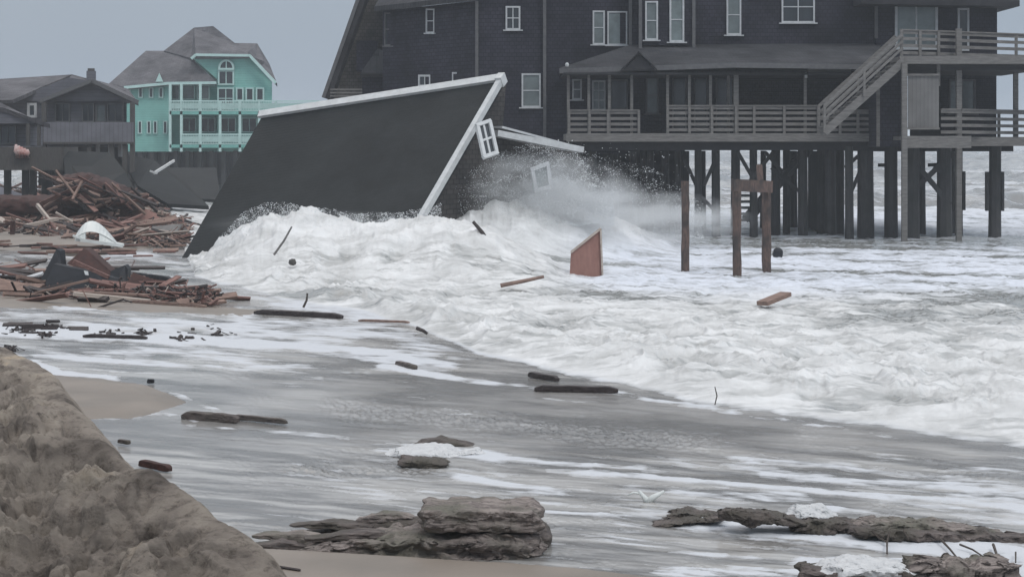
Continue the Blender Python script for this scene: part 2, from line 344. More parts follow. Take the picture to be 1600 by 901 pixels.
def npmesh(name, V, Fc, material, attrs=None, smooth=True):
    me = bpy.data.meshes.new(name); V = np.asarray(V, np.float32); Fc = np.asarray(Fc, np.int32); k = Fc.shape[1]
    me.vertices.add(len(V)); me.vertices.foreach_set('co', V.ravel())
    me.loops.add(Fc.size); me.loops.foreach_set('vertex_index', Fc.ravel())
    me.polygons.add(len(Fc)); me.polygons.foreach_set('loop_start', np.arange(0, Fc.size, k, dtype=np.int32))
    me.polygons.foreach_set('use_smooth', np.full(len(Fc), smooth))
    me.update(calc_edges=True)
    for n_, a in (attrs or {}).items():
        at = me.attributes.new(n_, 'FLOAT', 'POINT'); at.data.foreach_set('value', np.asarray(a, np.float32).ravel())
    me.materials.append(M[material]); o = bpy.data.objects.new(name, me); COL.objects.link(o); return o
def gridfaces(nr, nc):
    i = np.arange(nr * nc).reshape(nr, nc)
    return np.stack([i[:-1, :-1], i[:-1, 1:], i[1:, 1:], i[1:, :-1]], -1).reshape(-1, 4)

# ------------------------------------------------------------------ WATER AND BEACH
def axis(core0, core1, n, lo, hi, m):
    return np.concatenate([np.linspace(lo, core0, m, endpoint=False), np.linspace(core0, core1, n), np.linspace(core1, hi, m + 1)[1:]])
EDGE = np.array([(-1500, 240), (-600, 262), (0, 285), (190, 300), (262, 322), (292, 400), (305, 433), (380, 452), (450, 468), (560, 486), (640, 508), (700, 532), (760, 556), (870, 580), (960, 600), (1110, 634), (1250, 652), (1400, 672), (1600, 700), (1900, 740), (2600, 830), (4000, 1000)], float)
def seg_dist(px, py, pts, ky=3.0):
    """distance to a polyline on the ground, in px of the picture's frame, depth weighted"""
    d = np.full(px.shape, 1e9)
    for (x0, y0), (x1, y1) in zip(pts[:-1], pts[1:]):
        dx, dy = x1 - x0, y1 - y0; L2 = dx * dx + (dy * ky) ** 2
        tt = np.clip(((px - x0) * dx + (py - y0) * dy * ky * ky) / L2, 0, 1)
        d = np.minimum(d, np.hypot(px - x0 - tt * dx, (py - y0 - tt * dy) * ky))
    return d / ky
LINES = [  # foam lines and sheets left by the swash: ground points, half width, strength
    ([(-60, 512), (110, 520), (250, 528), (400, 536), (520, 545), (620, 562), (690, 575)], 9, .62),
    ([(120, 508), (300, 505), (480, 522), (640, 532), (740, 545)], 8, .34),
    ([(60, 556), (130, 562), (260, 570), (380, 575), (480, 571)], 3.5, .5),
    ([(50, 566), (90, 582), (180, 591)], 4, .85),
    ([(270, 612), (300, 628), (345, 642)], 3.5, .85),
    ([(110, 652), (220, 656), (300, 668), (450, 676), (540, 684)], 4, .75),
    ([(215, 648), (260, 642), (300, 660)], 5, .8),
    ([(600, 572), (700, 590), (830, 604), (960, 614), (1110, 639), (1250, 659), (1400, 684)], 4, .95),
    ([(595, 697), (670, 700), (760, 712)], 8, .5),
    ([(740, 712), (860, 722), (1000, 730)], 3.5, .45),
    ([(720, 745), (800, 758), (880, 768)], 4.5, .6),
    ([(860, 735), (1000, 742), (1150, 755), (1300, 768), (1600, 792)], 4, .55),
    ([(1200, 742), (1330, 752), (1470, 757), (1600, 772)], 5, .45),
    ([(1150, 716), (1300, 728), (1600, 760)], 5, .38),
    ([(1350, 706), (1600, 738)], 7, .3),
    ([(1105, 818), (1200, 826), (1300, 838), (1440, 850), (1620, 872)], 14, 1.05),
    ([(940, 805), (1010, 800), (1100, 806)], 5, .45),
    ([(1040, 893), (1180, 893), (1300, 900)], 8, .85),
    ([(1050, 862), (1130, 866)], 3, .5),
    ([(1270, 880), (1400, 885), (1600, 895)], 14, .85),
    ([(880, 800), (760, 790)], 4, .2),
    ([(1060, 770), (1180, 775), (1300, 792)], 6, .45),
    ([(200, 560), (500, 590)], 2, .25),
    ([(0, 478), (160, 482), (300, 488)], 3, .3), ([(380, 480), (470, 478), (560, 492), (640, 497)], 6, .45),
    ([(60, 396), (140, 402), (230, 400), (290, 420)], 6, .35),
]
SANDP = [([(95, 600), (150, 615), (230, 626), (262, 634)], 25, .10), ([(40, 640), (100, 625)], 26, .1)]
def build_water():
    pxs = axis(-60, 1660, 1080, -2600, 4200, 90)
    ys = np.concatenate([np.linspace(1500, 925, 30, endpoint=False), np.linspace(925, 330, 620, endpoint=False), np.linspace(330, 239, 200, endpoint=False), 225 + 14 / (1 + np.linspace(0, 3.4, 50))])
    PX, PY = np.meshgrid(pxs, ys)
    Y = CAMH * F / (PY - HZ); Xw = (PX - 800) / F * Y
    # rotate into shore frame: a runs along the streaks, b across them
    th = math.radians(-21); A = Xw * math.cos(th) + Y * math.sin(th); B = -Xw * math.sin(th) + Y * math.cos(th)
    ey = np.interp(PX, EDGE[:, 0], EDGE[:, 1]) + 5 * fbm(PX / 45, PX * 0 + 3.3, 3, 5)
    Ye = CAMH * F / (ey - HZ); dY = Y - Ye
    inside = sm(-.15, .5, dY)
    core = sm(0, 1.6, dY)
    # ---- heights
    wob = fbm(Xw * .35, Y * .35, 3, 1)
    h = .012 * fbm(A * .6, B * 2.2, 4, 2) + .004 * fbm(A * 3, B * 9, 2, 3)
    rise = sm(-.1, 3.2, dY)
    front = .36 * rise * np.exp(-np.clip(dY, 0, None) / 10.0) * (1 - .6 * sm(300, 560, 900 - PX))
    h = h + front * (1 + .5 * wob)
    wx, wy = Xw + .5 * fbm(Xw * .8, Y * .8, 2, 301), Y + .5 * fbm(Xw * .8 + 7, Y * .8, 2, 302)
    bl = billow(wx * .55, wy * .4, 5, 21, .58)
    amp = rise * (.36 * np.exp(-np.clip(dY, 0, None) / 14) + .12)
    h = h + amp * (.30 - bl * 1.5) + rise * .06 * (.3 - billow(wx * 2.2, wy * 1.5, 3, 9))
    # the pile of white water thrown against the fallen roof
    tops = np.array([(250, 400), (290, 400), (335, 386), (380, 348), (430, 330), (480, 334), (560, 346), (640, 342), (700, 326), (770, 306), (840, 300), (900, 314), (960, 338), (1020, 350), (1080, 372), (1200, 400)], float)
    lump = fbm(Xw * .9, Y * .6, 4, 31); mound = 0; win = 0
    for xs, cs, w_ in (([280, 350, 800], [58.5, 57.0, 54.2], sm(285, 345, PX) * (1 - sm(640, 930, PX))), ([600, 720, 1100], [60.5, 61.5, 68], sm(600, 740, PX) * (1 - sm(960, 1120, PX)))):
        cy = np.interp(PX, xs, cs); topz = np.clip(CAMH - (np.interp(PX, tops[:, 0], tops[:, 1]) - HZ) / F * cy, 0, 3)
        prof = np.where(Y < cy, np.exp(-((Y - cy) / 4.4) ** 2), np.exp(-((Y - cy) / 2.6) ** 2))
        mound = np.maximum(mound, w_ * topz * prof * (1 + .22 * lump)); win = np.maximum(win, w_ * prof)
    prof = 1.0
    h = np.maximum(h, 0) * 1.0 + np.minimum(h, 0) + mound * .93 + .22 * win * (.42 - billow(Xw * 1.1, Y * .7, 5, 77, .6) * 1.7)
    # swell and breakers farther out
    far = sm(76, 120, Y) * inside
    h = h + far * (.35 * np.sin(B * .23 + 2.5 * wob) + .45 * np.sin(B * .085 + 1.2 + 1.5 * fbm(Xw * .02, Y * .02, 2, 8)) + .15 * fbm(A * .15, B * .5, 4, 6)) * (1 + sm(150, 400, Y))
    h = h - .25 * far
    hummock = .12 * inside * sm(40, 75, Y) * fbm(A * .25, B * .6, 4, 41)
    h = h + hummock
    # ---- foam
    vv = (PY - .085 * PX); vv2 = vv + 5 * fbm(PX / 170, PY / 60, 3, 201)
    vc = np.interp(vv2, [-400, 560, 690, 900], [-56, 0, 9.5, 31]); st = fbm(PX / 210 + 9, vc, 5, 51, .6)
    st2 = fbm(PX / 80, vc * 2.4, 4, 61, .6)
    tone = fbm(PX / 260 + 3, vv2 / 11, 5, 203, .6)  # streaks of uneven reflection, painted into the water colour
    foam = .16 + .8 * st + .5 * st2
    dens = np.interp(PY, [240, 470, 500, 560, 600, 690, 715, 800, 850, 901], [.05, .05, .24, .24, -.16, -.22, .10, .08, .04, -.2])
    foam = foam + dens
    foam -= .30 * (1 - sm(250, 700, PX)) * sm(590, 640, PY)
    foam += .12 * sm(1000, 1500, PX) * sm(700, 740, PY) * (1 - sm(800, 850, PY))
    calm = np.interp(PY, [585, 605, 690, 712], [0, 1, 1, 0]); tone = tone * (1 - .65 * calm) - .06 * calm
    # calm grey band at the foot of the wave
    foam -= .3 * sm(.2, -.3, dY) * sm(-4, -1.5, dY) * sm(600, 760, PX)
    for pts, hw, s_ in LINES:
        d = seg_dist(PX, PY + 2.2 * fbm(PX / 60, PY / 14, 3, 71), pts)
        foam = foam + s_ * (1 - sm(.35, 1.5, d / hw)) * (.85 + .4 * fbm(PX / 30, PY / 8, 3, 72))
    boref = .72 + .25 * fbm(Xw * .8, Y * .5, 4, 81) - .9 * np.clip(bl - .33, 0, 1) + .6 * mound / 2
    greyb = fbm(A * .12 + 4, B * .55, 4, 91)
    boref = boref - .42 * np.clip(greyb + .02, 0, 1) * sm(36, 46, Y) * 2.2 * (1 - win * prof)
    band = np.exp(-(((PY - (505 - (PX - 1250) * .03)) / 26) ** 2)) * sm(1230, 1380, PX)
    boref -= .25 * band
    band2 = np.exp(-(((PY - 378) / 9) ** 2)) * sm(1030, 1100, PX); boref -= .3 * band2
    seaf = .28 + .9 * fbm(A * .03, B * .10, 4, 95) + .5 * fbm(A * .2, B * .6, 3, 97)
    seaf += .28 * (1 - sm(120, 160, Y)) - .15 * sm(170, 300, Y)
    fm = sm(90, 118, Y)
    inf = boref * (1 - fm) + seaf * fm
    foam = foam * (1 - inside) + inf * inside
    lip = np.exp(-((dY - .1) / .35) ** 2); foam = foam + .25 * lip
    h = h + .03 * np.clip(foam - .5, 0, .6) * (1 - core)
    rip = sm(.05, .5, fbm(PX / 110 + 2, vv2 / 26, 3, 211)) * (1 - inside)
    h = h + (.010 * rip + .028 * np.exp(-((PY - 660 - (PX - 760) * .1) / 13) ** 2) * sm(470, 560, PX) * (1 - sm(1000, 1200, PX)) + .022 * np.exp(-((PY - 735) / 8) ** 2) * sm(400, 460, PX) * (1 - sm(620, 720, PX))) * fbm(PX / 9, PY / 3.2, 2, 212) * (1 - inside)
    bore = inside * (1 - .8 * fm)
    # sand showing above the wash
    V = np.stack([Xw, Y, h], -1).reshape(-1, 3)
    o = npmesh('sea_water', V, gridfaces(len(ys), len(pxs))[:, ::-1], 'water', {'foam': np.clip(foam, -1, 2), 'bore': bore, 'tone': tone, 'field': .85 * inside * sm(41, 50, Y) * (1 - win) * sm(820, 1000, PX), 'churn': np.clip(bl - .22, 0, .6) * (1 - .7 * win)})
    return tag(o, kind='structure')
build_water()

def build_beach():
    pxs = axis(-60, 1660, 420, -3000, 4600, 60)
    ys = np.concatenate([[9000, 4200, 2500, 1800], np.linspace(1500, 925, 30, endpoint=False), np.linspace(925, 280, 420), np.linspace(276, 226.5, 40)])
    PX, PY = np.meshgrid(pxs, ys); Y = CAMH * F / (PY - HZ); Xw = (PX - 800) / F * Y
    z = -.35 + .02 * fbm(Xw * .6, Y * .6, 3, 3) - .012 * np.clip(Y - 20, 0, 90) - 2.5 * sm(75, 130, Y)
    def poly_up(pts, hgt, soft):
        inside = np.zeros(PX.shape, bool); n = len(pts)
        for i in range(n):
            x0, y0 = pts[i]; x1, y1 = pts[(i + 1) % n]
            c = (y0 > PY) != (y1 > PY); xi = (x1 - x0) * (PY - y0) / ((y1 - y0) or 1e-9) + x0
            inside ^= c & (PX < xi)
        d = seg_dist(PX, PY, list(pts) + [pts[0]], 3.0)
        sd = np.where(inside, d, -d) + 1.5 * fbm(PX / 50, PY / 14, 3, 7)
        return np.interp(sd, [-90, -12, 0, 12], [-6, -.35, 0, hgt])
    up = poly_up([(-300, 560), (60, 584), (150, 590), (232, 602), (292, 628), (262, 640), (205, 653), (110, 655), (-300, 700)], .07, 8)
    up = np.maximum(up, poly_up([(-600, 1400), (-600, 830), (380, 856), (560, 866), (700, 876), (820, 882), (930, 892), (1060, 908), (1500, 960), (2600, 1100), (2600, 1500)], .08, 8))
    up = np.maximum(up, poly_up([(-900, 400), (-900, 300), (60, 310), (180, 330), (262, 352), (250, 385), (130, 404), (60, 392)], .2, 8))
    up = np.maximum(up, poly_up([(-900, 445), (-100, 450), (160, 466), (330, 476), (430, 486), (380, 494), (200, 486), (-100, 478), (-900, 480)], .03, 8))
    z = np.maximum(z, up + .006 * fbm(Xw * 2, Y * 2, 3, 9))
    near = sm(1500, 4000, PY); z = z * (1 - near) + .35 * near
    V = np.stack([Xw, Y, z], -1).reshape(-1, 3)
    o = npmesh('beach_sand', V, gridfaces(len(ys), len(pxs))[:, ::-1], 'sand'); tag(o, kind='structure')
build_beach()

def build_bank():
    """eroded sandy bank in the near left corner"""
    Yv = np.concatenate([np.linspace(5.5, 9.6, 40, endpoint=False), np.linspace(9.6, 16.5, 560, endpoint=False), np.linspace(16.5, 31, 300)])
    s = np.concatenate([np.linspace(-1.6, 3.6, 400, endpoint=False), np.linspace(3.6, 8.5, 120)]); ny, ns = len(Yv), len(s)      # metres left of the crest edge (negative: down the face)
    xc = .07 * fbm(Yv * 1.1, Yv * 0 + 2.2, 3, 141) + np.interp(Yv, [5.5, 9, 11, 12, 13.5, 15, 16.2, 17.5, 19, 20, 21, 23, 25, 28, 31], [-.2, -.78, -1.26, -1.70, -2.50, -3.32, -3.85, -4.1, -4.15, -4.43, -4.95, -5.8, -6.85, -8.6, -10.5])
    zc = np.interp(Yv, [5.5, 9, 11, 12, 13.5, 15, 15.8, 16.6, 18, 19.3, 20, 21, 23, 25, 28, 31], [.5, .8, .98, 1.08, 1.24, 1.30, 1.14, .62, .34, .34, .45, .68, .88, .96, .7, .3])
    Sg, Yg = np.meshgrid(s, Yv); XC = xc[:, None]; ZC = zc[:, None]
    toe = .55 + .15 * ZC
    prof = sm(-1, 0, Sg / toe)
    prof = np.where(Sg < 0, prof ** .8, 1)
    x = XC - Sg; rid = fbm(x * .5 + 3, Yg * .35, 4, 13)
    z = ZC * prof
    lowl = sm(.1, 2.6, Sg)
    z = z - lowl * (.30 + .25 * rid) * np.interp(Yg, [5, 12, 15, 18, 31], [.8, .9, .9, .3, .2]) 
    ero = sm(-.05, .7, Sg)
    z = z + ero * (.26 * fbm(x * 1.1, Yg * .7, 6, 14, .65) - .24 * np.clip(billow(x * 1.6, Yg * .9, 4, 15) - .22, 0, 1) * 2)
    rills = fbm(x * .8 + Yg * .4, Yg * 2.6, 4, 16)
    z = z + .05 * rills * sm(-1, -.1, Sg / toe)
    z = z + ero * (.075 * fbm(x * 3.2, Yg * 2.4, 5, 117, .7) - .10 * np.clip(billow(x * 4 + .4 * rid, Yg * 2.2, 3, 118) - .1, 0, 1) * sm(-.2, .3, fbm(x * .7, Yg * .5, 3, 119)))
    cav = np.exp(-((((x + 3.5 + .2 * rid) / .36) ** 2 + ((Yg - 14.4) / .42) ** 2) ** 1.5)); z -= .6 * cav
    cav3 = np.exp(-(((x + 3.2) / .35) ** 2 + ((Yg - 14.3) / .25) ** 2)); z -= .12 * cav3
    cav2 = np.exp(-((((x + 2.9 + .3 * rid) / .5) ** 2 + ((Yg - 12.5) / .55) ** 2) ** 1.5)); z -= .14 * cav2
    z = z - .45 * sm(-.95, -1.2, Sg / toe)
    z = z - .4 * sm(30, 31, Yg)
    z = z + (.020 * fbm(x * 9, Yg * 7, 4, 131, .7) - .05 * np.clip(billow(x * 7, Yg * 5, 3, 132) - .12, 0, 1) * sm(.1, .45, fbm(x * 1.4, Yg * 1.1, 3, 133))) * sm(-.9, -.2, Sg / toe)
    led = fbm(x * .9, Yg * .9, 4, 135); z = z + ero * .07 * np.tanh(6 * np.sin(led * 14))
    crust_shade = .10 * fbm(x * .5, Yg * .3, 3, 18) + .02 + .2 * np.exp(-(((x + 4.4) / .55) ** 2 + ((Yg - 15.0) / 1.1) ** 2)) + .10 * sm(1.2, 3.2, Sg) - .22 * cav - .07 * cav2 - .1 * ero * (1 - sm(1.0, 2.2, Sg)) * (rid > -.1)  # sand and crust tone, plus shade painted into the cavities
    V = np.stack([x + .03 * rills, Yg, z], -1).reshape(-1, 3)
    o = npmesh('sand_bank', V, gridfaces(ny, ns), 'bank', {'crust_shade': crust_shade}); tag(o, kind='structure')
build_bank()

# ------------------------------------------------------------------ droplets and mist
ICO = None
def droplets(name, pts, rad, label_kind='stuff'):
    pts = np.asarray(pts); n = len(pts)
    ov = np.array([(1, 0, 0), (-1, 0, 0), (0, 1, 0), (0, -1, 0), (0, 0, 1), (0, 0, -1)], float)
    of = np.array([(0, 2, 4), (2, 1, 4), (1, 3, 4), (3, 0, 4), (2, 0, 5), (1, 2, 5), (3, 1, 5), (0, 3, 5)])
    st = rng.uniform(.6, 1.7, (n, 1, 3))
    V = pts[:, None, :] + ov[None] * rad[:, None, None] * st
    Fc = of[None] + (np.arange(n) * 6)[:, None, None]
    o = npmesh(name, V.reshape(-1, 3), Fc.reshape(-1, 3), 'drops', smooth=True)
    return o
def spray():
    pts = []; rad = []
    def plume(px0, px1, top, bot, Y0, Y1, n, r0, r1, falloff=1.6):
        px = rng.uniform(px0, px1, n); k = rng.random(n) ** falloff
        t_ = np.interp(px, top[0], top[1]); b_ = np.interp(px, bot[0], bot[1])
        py = b_ + (t_ - b_) * k
        py += 6 * fbm(px / 18, py / 18, 3, 3)
        cl = fbm(px / 22, py / 16, 4, 5); keep = cl + .28 * (1 - k) > rng.uniform(-.45, .4, n)
        Yv = rng.uniform(Y0, Y1, n); r = r0 + (r1 - r0) * rng.random(n) ** 3
        q = np.stack([(px - 800) / F * Yv, Yv, CAMH - (py - HZ) / F * Yv], -1)
        pts.append(q[keep]); rad.append(r[keep])
    # along the foot of the fallen roof
    plume(335, 690, ([335, 380, 430, 480, 560, 640, 690], [380, 330, 312, 322, 334, 330, 318]), ([335, 380, 430, 690], [402, 372, 355, 358]), 54.5, 57.5, 30000, .003, .013)
    # the burst right of the roof
    plume(690, 960, ([690, 740, 800, 850, 900, 960], [310, 262, 228, 226, 238, 300]), ([690, 960], [345, 352]), 60, 64, 80000, .003, .014, 1.7)
    plume(900, 1100, ([900, 960, 1020, 1100], [232, 250, 262, 320]), ([900, 1100], [365, 372]), 62, 69, 20000, .003, .014, 1.8)
    plume(760, 1080, ([760, 1080], [205, 235]), ([760, 1080], [330, 350]), 60, 70, 500, .006, .022, 1.0)
    # near wave lip
    plume(380, 1600, ([380, 640, 960, 1250, 1600], [420, 470, 560, 610, 650]), ([380, 640, 960, 1250, 1600], [455, 505, 596, 648, 695]), 26, 27, 1, .004, .01)
    return np.concatenate(pts), np.concatenate(rad)
p_, r_ = spray()
tag(droplets('sea_spray', p_, r_), 'white spray bursting beside the fallen roof', 'spray', kind='stuff')
def mist(name, c, size, dens, label):
    m = bpy.data.materials.new('drifting spray mist'); m.use_nodes = True; t = m.node_tree; t.nodes.clear(); L = t.links.new
    out = t.nodes.new("ShaderNodeOutputMaterial"); v = t.nodes.new("ShaderNodeVolumePrincipled"); v.inputs['Color'].default_value = (.95, .97, .98, 1); v.inputs['Anisotropy'].default_value = 0
    g = t.nodes.new("ShaderNodeTexCoord"); ln = t.nodes.new("ShaderNodeVectorMath"); ln.operation = 'LENGTH'; L(g.outputs['Object'], ln.inputs[0])
    n = t.nodes.new("ShaderNodeTexNoise"); n.inputs['Scale'].default_value = 2.6; n.inputs['Detail'].default_value = 4; L(g.outputs['Object'], n.inputs['Vector'])
    mr = t.nodes.new("ShaderNodeMapRange"); L(ln.outputs['Value'], mr.inputs['Value']); mr.inputs['From Min'].default_value = .25; mr.inputs['From Max'].default_value = 1.0; mr.inputs['To Min'].default_value = 1; mr.inputs['To Max'].default_value = 0
    nr = t.nodes.new("ShaderNodeMapRange"); L(n.outputs['Fac'], nr.inputs['Value']); nr.inputs['From Min'].default_value = .38; nr.inputs['From Max'].default_value = .65
    mu = t.nodes.new("ShaderNodeMath"); mu.operation = 'MULTIPLY'; L(mr.outputs['Result'], mu.inputs[0]); L(nr.outputs['Result'], mu.inputs[1])
    m2 = t.nodes.new("ShaderNodeMath"); m2.operation = 'MULTIPLY'; L(mu.outputs[0], m2.inputs[0]); m2.inputs[1].default_value = dens
    L(m2.outputs[0], v.inputs['Density']); L(v.outputs['Volume'], out.inputs['Volume'])
    b = MB(); n1, n2 = 16, 10
    vs = [(0, 0, -1)] + [(math.sin(math.pi * i / n2) * math.cos(2 * math.pi * k / n1), math.sin(math.pi * i / n2) * math.sin(2 * math.pi * k / n1), -math.cos(math.pi * i / n2)) for i in range(1, n2) for k in range(n1)] + [(0, 0, 1)]
    fs = [(0, 1 + (k + 1) % n1, 1 + k) for k in range(n1)]
    for i in range(n2 - 2):
        for k in range(n1): fs.append((1 + i * n1 + k, 1 + i * n1 + (k + 1) % n1, 1 + (i + 1) * n1 + (k + 1) % n1, 1 + (i + 1) * n1 + k))
    e = len(vs) - 1; fs += [(e, 1 + (n2 - 2) * n1 + k, 1 + (n2 - 2) * n1 + (k + 1) % n1) for k in range(n1)]
    b.add(vs, fs); o = b.build(name, m); o.location = c; o.scale = size
    return tag(o, label, 'mist', kind='stuff')
mist('spray_mist', P(830, 322, 62.0), (4.2, 2.2, 1.9), 2.2, 'pale mist hanging over the burst of surf')
mist('spray_mist', P(1000, 345, 66), (4.2, 2.2, 1.15), 1.5, 'thin mist drifting towards the house piles')
mist('spray_mist', P(500, 352, 56.5), (3.6, 1.2, .5), .35, 'low mist along the foot of the fallen roof')

# ------------------------------------------------------------------ windows
def window(parent, px0, py0, px1, py1, Yl, Yr=None, nx=1, ny=2, fw=3.2, fm='trim_grey', gm='glass_dark', off=.05, sill=True):
    """framed window standing proud of a wall; corners given on the wall face"""
    Yr = Yr or Yl
    c = [P(px0, py1, Yl), P(px1, py1, Yr), P(px1, py0, Yr), P(px0, py0, Yl)]
    return window_c(parent, c, nx, ny, fw * Yl / F, fm, gm, off, sill)
def window_c(parent, c, nx=1, ny=2, fw=.08, fm='trim_grey', gm='glass_dark', off=.05, sill=True):
    c = [Vector(v) for v in c]
    out = (c[1] - c[0]).cross(c[3] - c[0]).normalized()
    if out.y > 0: out = -out
    o = out * off
    u = (c[1] - c[0]).normalized() * fw / 2; v = (c[3] - c[0]).normalized() * fw / 2
    b = MB()
    def bar(a, d, w_=fw, dd=off * 1.3): b.beam(a + out * dd / 2, d + out * dd / 2, w_, dd, up=out)
    bar(c[0] + v, c[1] + v, fw); bar(c[3] - v, c[2] - v, fw)
    bar(c[0] + u + 2 * v, c[3] + u - 2 * v); bar(c[1] - u + 2 * v, c[2] - u - 2 * v)
    if sill: b.beam(c[0] - 3 * u - v * .6 + out * .05, c[1] + 3 * u - v * .6 + out * .05, .05, .12, up=out)
    for i in range(1, ny):
        k = i / ny; bar(c[0].lerp(c[3], k) + 2 * u, c[1].lerp(c[2], k) - 2 * u, fw * .6, off * .9)
    for i in range(1, nx):
        k = i / nx; bar(c[0].lerp(c[1], k) + 2 * v, c[3].lerp(c[2], k) - 2 * v, fw * .6, off * .8)
    w_ = b.build('window', fm, parent)
    p = MB(); q = [x + out * off * .35 for x in (c[0] + u + v, c[1] - u + v, c[2] - u - v, c[3] + u - v)]
    p.prism(q, out * -.015); pane = p.build('pane', gm, w_)
    pane.matrix_parent_inverse = Matrix.Identity(4)
    return w_

# ------------------------------------------------------------------ BIG HOUSE ON PILES
H = thing('beach_house', 'large dark shingled house standing on tall piles in the surf', 'house', (12, 76, 0))
def front(px0, py0, px1, py1, Y, d=.2, Y1=None):
    """slab whose front face fills the given span at depth Y (Y1 at the right end)"""
    Y1 = Y1 or Y
    return [P(px0, py1, Y), P(px1, py1, Y1), P(px1, py0, Y1), P(px0, py0, Y)]
def wallp(px0, z1, px1, z0, Y, depth, Y1=None):
    Y1 = Y1 or Y
    return [Vector((X(px0, Y), Y, z0)), Vector((X(px1, Y1), Y1, z0)), Vector((X(px1, Y1), Y1, z1)), Vector((X(px0, Y), Y, z1))]
b = MB()
b.prism(wallp(598, 9.72, 745, 3.3, 84, 0, 78), (1.5, 9, 0)); b.build('wall', 'shingle', H)
b = MB(); b.prism(wallp(745.3, 11.8, 985, 3.3, 77.98, 0, 77.5), (0, 9, 0)); b.build('wall', 'shingle', H)
b = MB(); b.prism(wallp(985.5, 11.8, 1368, 6.9, 77, 0), (0, 9, 0)); b.build('wall', 'shingle', H)
b = MB(); b.prism(wallp(1368.5, 9.42, 1558, 6.85, 76.6, 0), (0, 8, 0)); b.build('wall', 'shingle', H)
b = MB(); b.prism(wallp(986, 6.88, 1150, 3.98, 77.05, 0), (0, 7, 0)); b.build('wall', 'shingle', H)
b = MB(); b.prism(wallp(1151, 6.88, 1369, 3.98, 79.5, 0), (0, 5, 0)); b.build('wall', 'shingle', H)
b = MB(); b.prism(wallp(1370, 6.68, 1412, 3.6, 71.6, 0), (0, 7.5, 0)); b.build('wall', 'shingle', H)
b = MB(); b.prism(wallp(1470, 6.84, 1557, 3.98, 77.0, 0), (0, 6, 0)); b.build('wall', 'shingle', H)
# projecting bay and corner
b = MB(); b.prism(wallp(1000, 11.8, 1083, 7.75, 76.3, 0), (0, .65, 0)); b.build('bay', 'shingle', H)
# left gable end
gp = [P(511, 158, 85.6), P(511, 250, 85.6), P(606, 250, 85.6), P(606, -60, 85.6), P(586, -60, 85.6)]
b = MB(); b.prism(gp, (1.2, 8, 0)); b.build('gable_wall', 'shingle_warm', H)
b = MB(); e0 = P(506, 153, 84.9); e1 = P(583, -66, 84.9); nrm = Vector((.28, 0, -.1)); b.prism([e0, e0 + nrm, e1 + nrm, e1], (1.2, 9.4, 0)); b.build('roof', 'roofing', H)
b = MB(); b.beam(e0 + Vector((-.02, -.05, 0)), e1 + Vector((-.02, -.05, 0)), .12, .16); b.build('rake_board', 'corner', H)
# left eave and its roof
a0, a1 = P(585, 18, 83.6), P(746, 1, 77.4)
b = MB(); b.hexa([a0, a1, a1 + Vector((1, 5, 2.6)), a0 + Vector((1, 5, 2.6)), a0 + Vector((0, 0, .22)), a1 + Vector((0, 0, .22)), a1 + Vector((1, 5, 2.85)), a0 + Vector((1, 5, 2.85))]); b.build('roof', 'roofing', H)
b = MB(); b.box(X(740, 78), X(1372, 77), 76.6, 87, 11.8, 12.05); b.build('roof', 'roofing', H)
b = MB(); x0, x1 = X(1340, 76), X(1586, 76)
b.hexa([(x0, 75.3, 9.38), (x1, 75.3, 9.28), (x1, 85, 9.28), (x0, 85, 9.38), (x0, 75.3, 9.62), (x1, 75.3, 9.52), (x1 - 1.5, 80.5, 12), (x0, 80.5, 12)]); b.build('roof', 'roofing', H)
# bay box and awning roof on the gable end
b = MB(); b.prism(front(557, 64, 590, 112, 84.9), (0, .6, 0)); b.build('bay', 'shingle', H)
b = MB(); b.prism([P(562, 116, 84.3), P(598, 116, 84.3), P(634, 92, 82.9), P(590, 76, 84.5)], (0, .5, -.12)); b.build('awning', 'roofing', H)
b = MB(); b.prism(front(566, 118, 600, 150, 85.2), (0, .3, 0)); b.build('door_panel', 'shingle', H)
for k in range(3):
    b = MB(); b.beam(P(516, 140 + k * 5, 84.6), P(566, 140 + k * 5, 84.6), .07, .07); b.build('porch_rail', 'deck', H)
# corner boards
for px, y0, y1, Y in ((745, 2, 250, 77.9), (851, -40, 250, 77.6), (985, -40, 75, 76.95), (1084, -30, 78, 76.2), (1000.5, -30, 78, 76.2), (1369, -30, 60, 76.5)):
    b = MB(); b.beam(P(px, y0, Y), P(px, y1, Y), .13, .1); b.build('corner_board', 'corner', H)
# windows (upper storeys)
W = lambda *a, **k: window(H, *a, **k)
W(602, 20, 616, 72, 83.8, 83.4, ny=2, fw=2.4, fm='corner')
W(667, 14, 680, 52, 81.1, 80.6, ny=2, fw=2.2, fm='trim_grey')
W(790, 10, 813, 47, 77.85, nx=2, ny=2, fw=2.6)
W(815, 115, 845, 168, 77.8, ny=2, fw=2.6, gm='glass_mid')
W(655, 117, 674, 150, 81.5, 80.9, nx=2, ny=2, fw=3, fm='trim_white'); W(708, 113, 726, 145, 79.5, 78.9, nx=1, ny=2, fw=2.6)
W(926, 17, 945, 70, 77.6, ny=2, fw=2.4, gm='glass_mid'); W(949, 18, 980, 71, 77.55, ny=1, fw=2.2, gm='glass_curtain')
W(1008, 2, 1028, 63, 76.25, ny=2, fw=2.6, gm='glass_mid'); W(1046, -4, 1069, 66, 76.25, ny=2, fw=2.8, gm='glass_curtain')
W(1135, -8, 1158, 55, 76.95, ny=2, fw=2.6, gm='glass_mid'); W(1221, -14, 1273, 36, 76.95, nx=2, ny=2, fw=2.6)
W(1398, 0, 1465, 78, 76.55, nx=2, ny=1, fw=4, fm='trim_grey', gm='glass_curtain', sill=False)
W(1496, 13, 1514, 80, 76.55, ny=1, fw=3, fm='trim_grey', gm='glass_dark', sill=False)
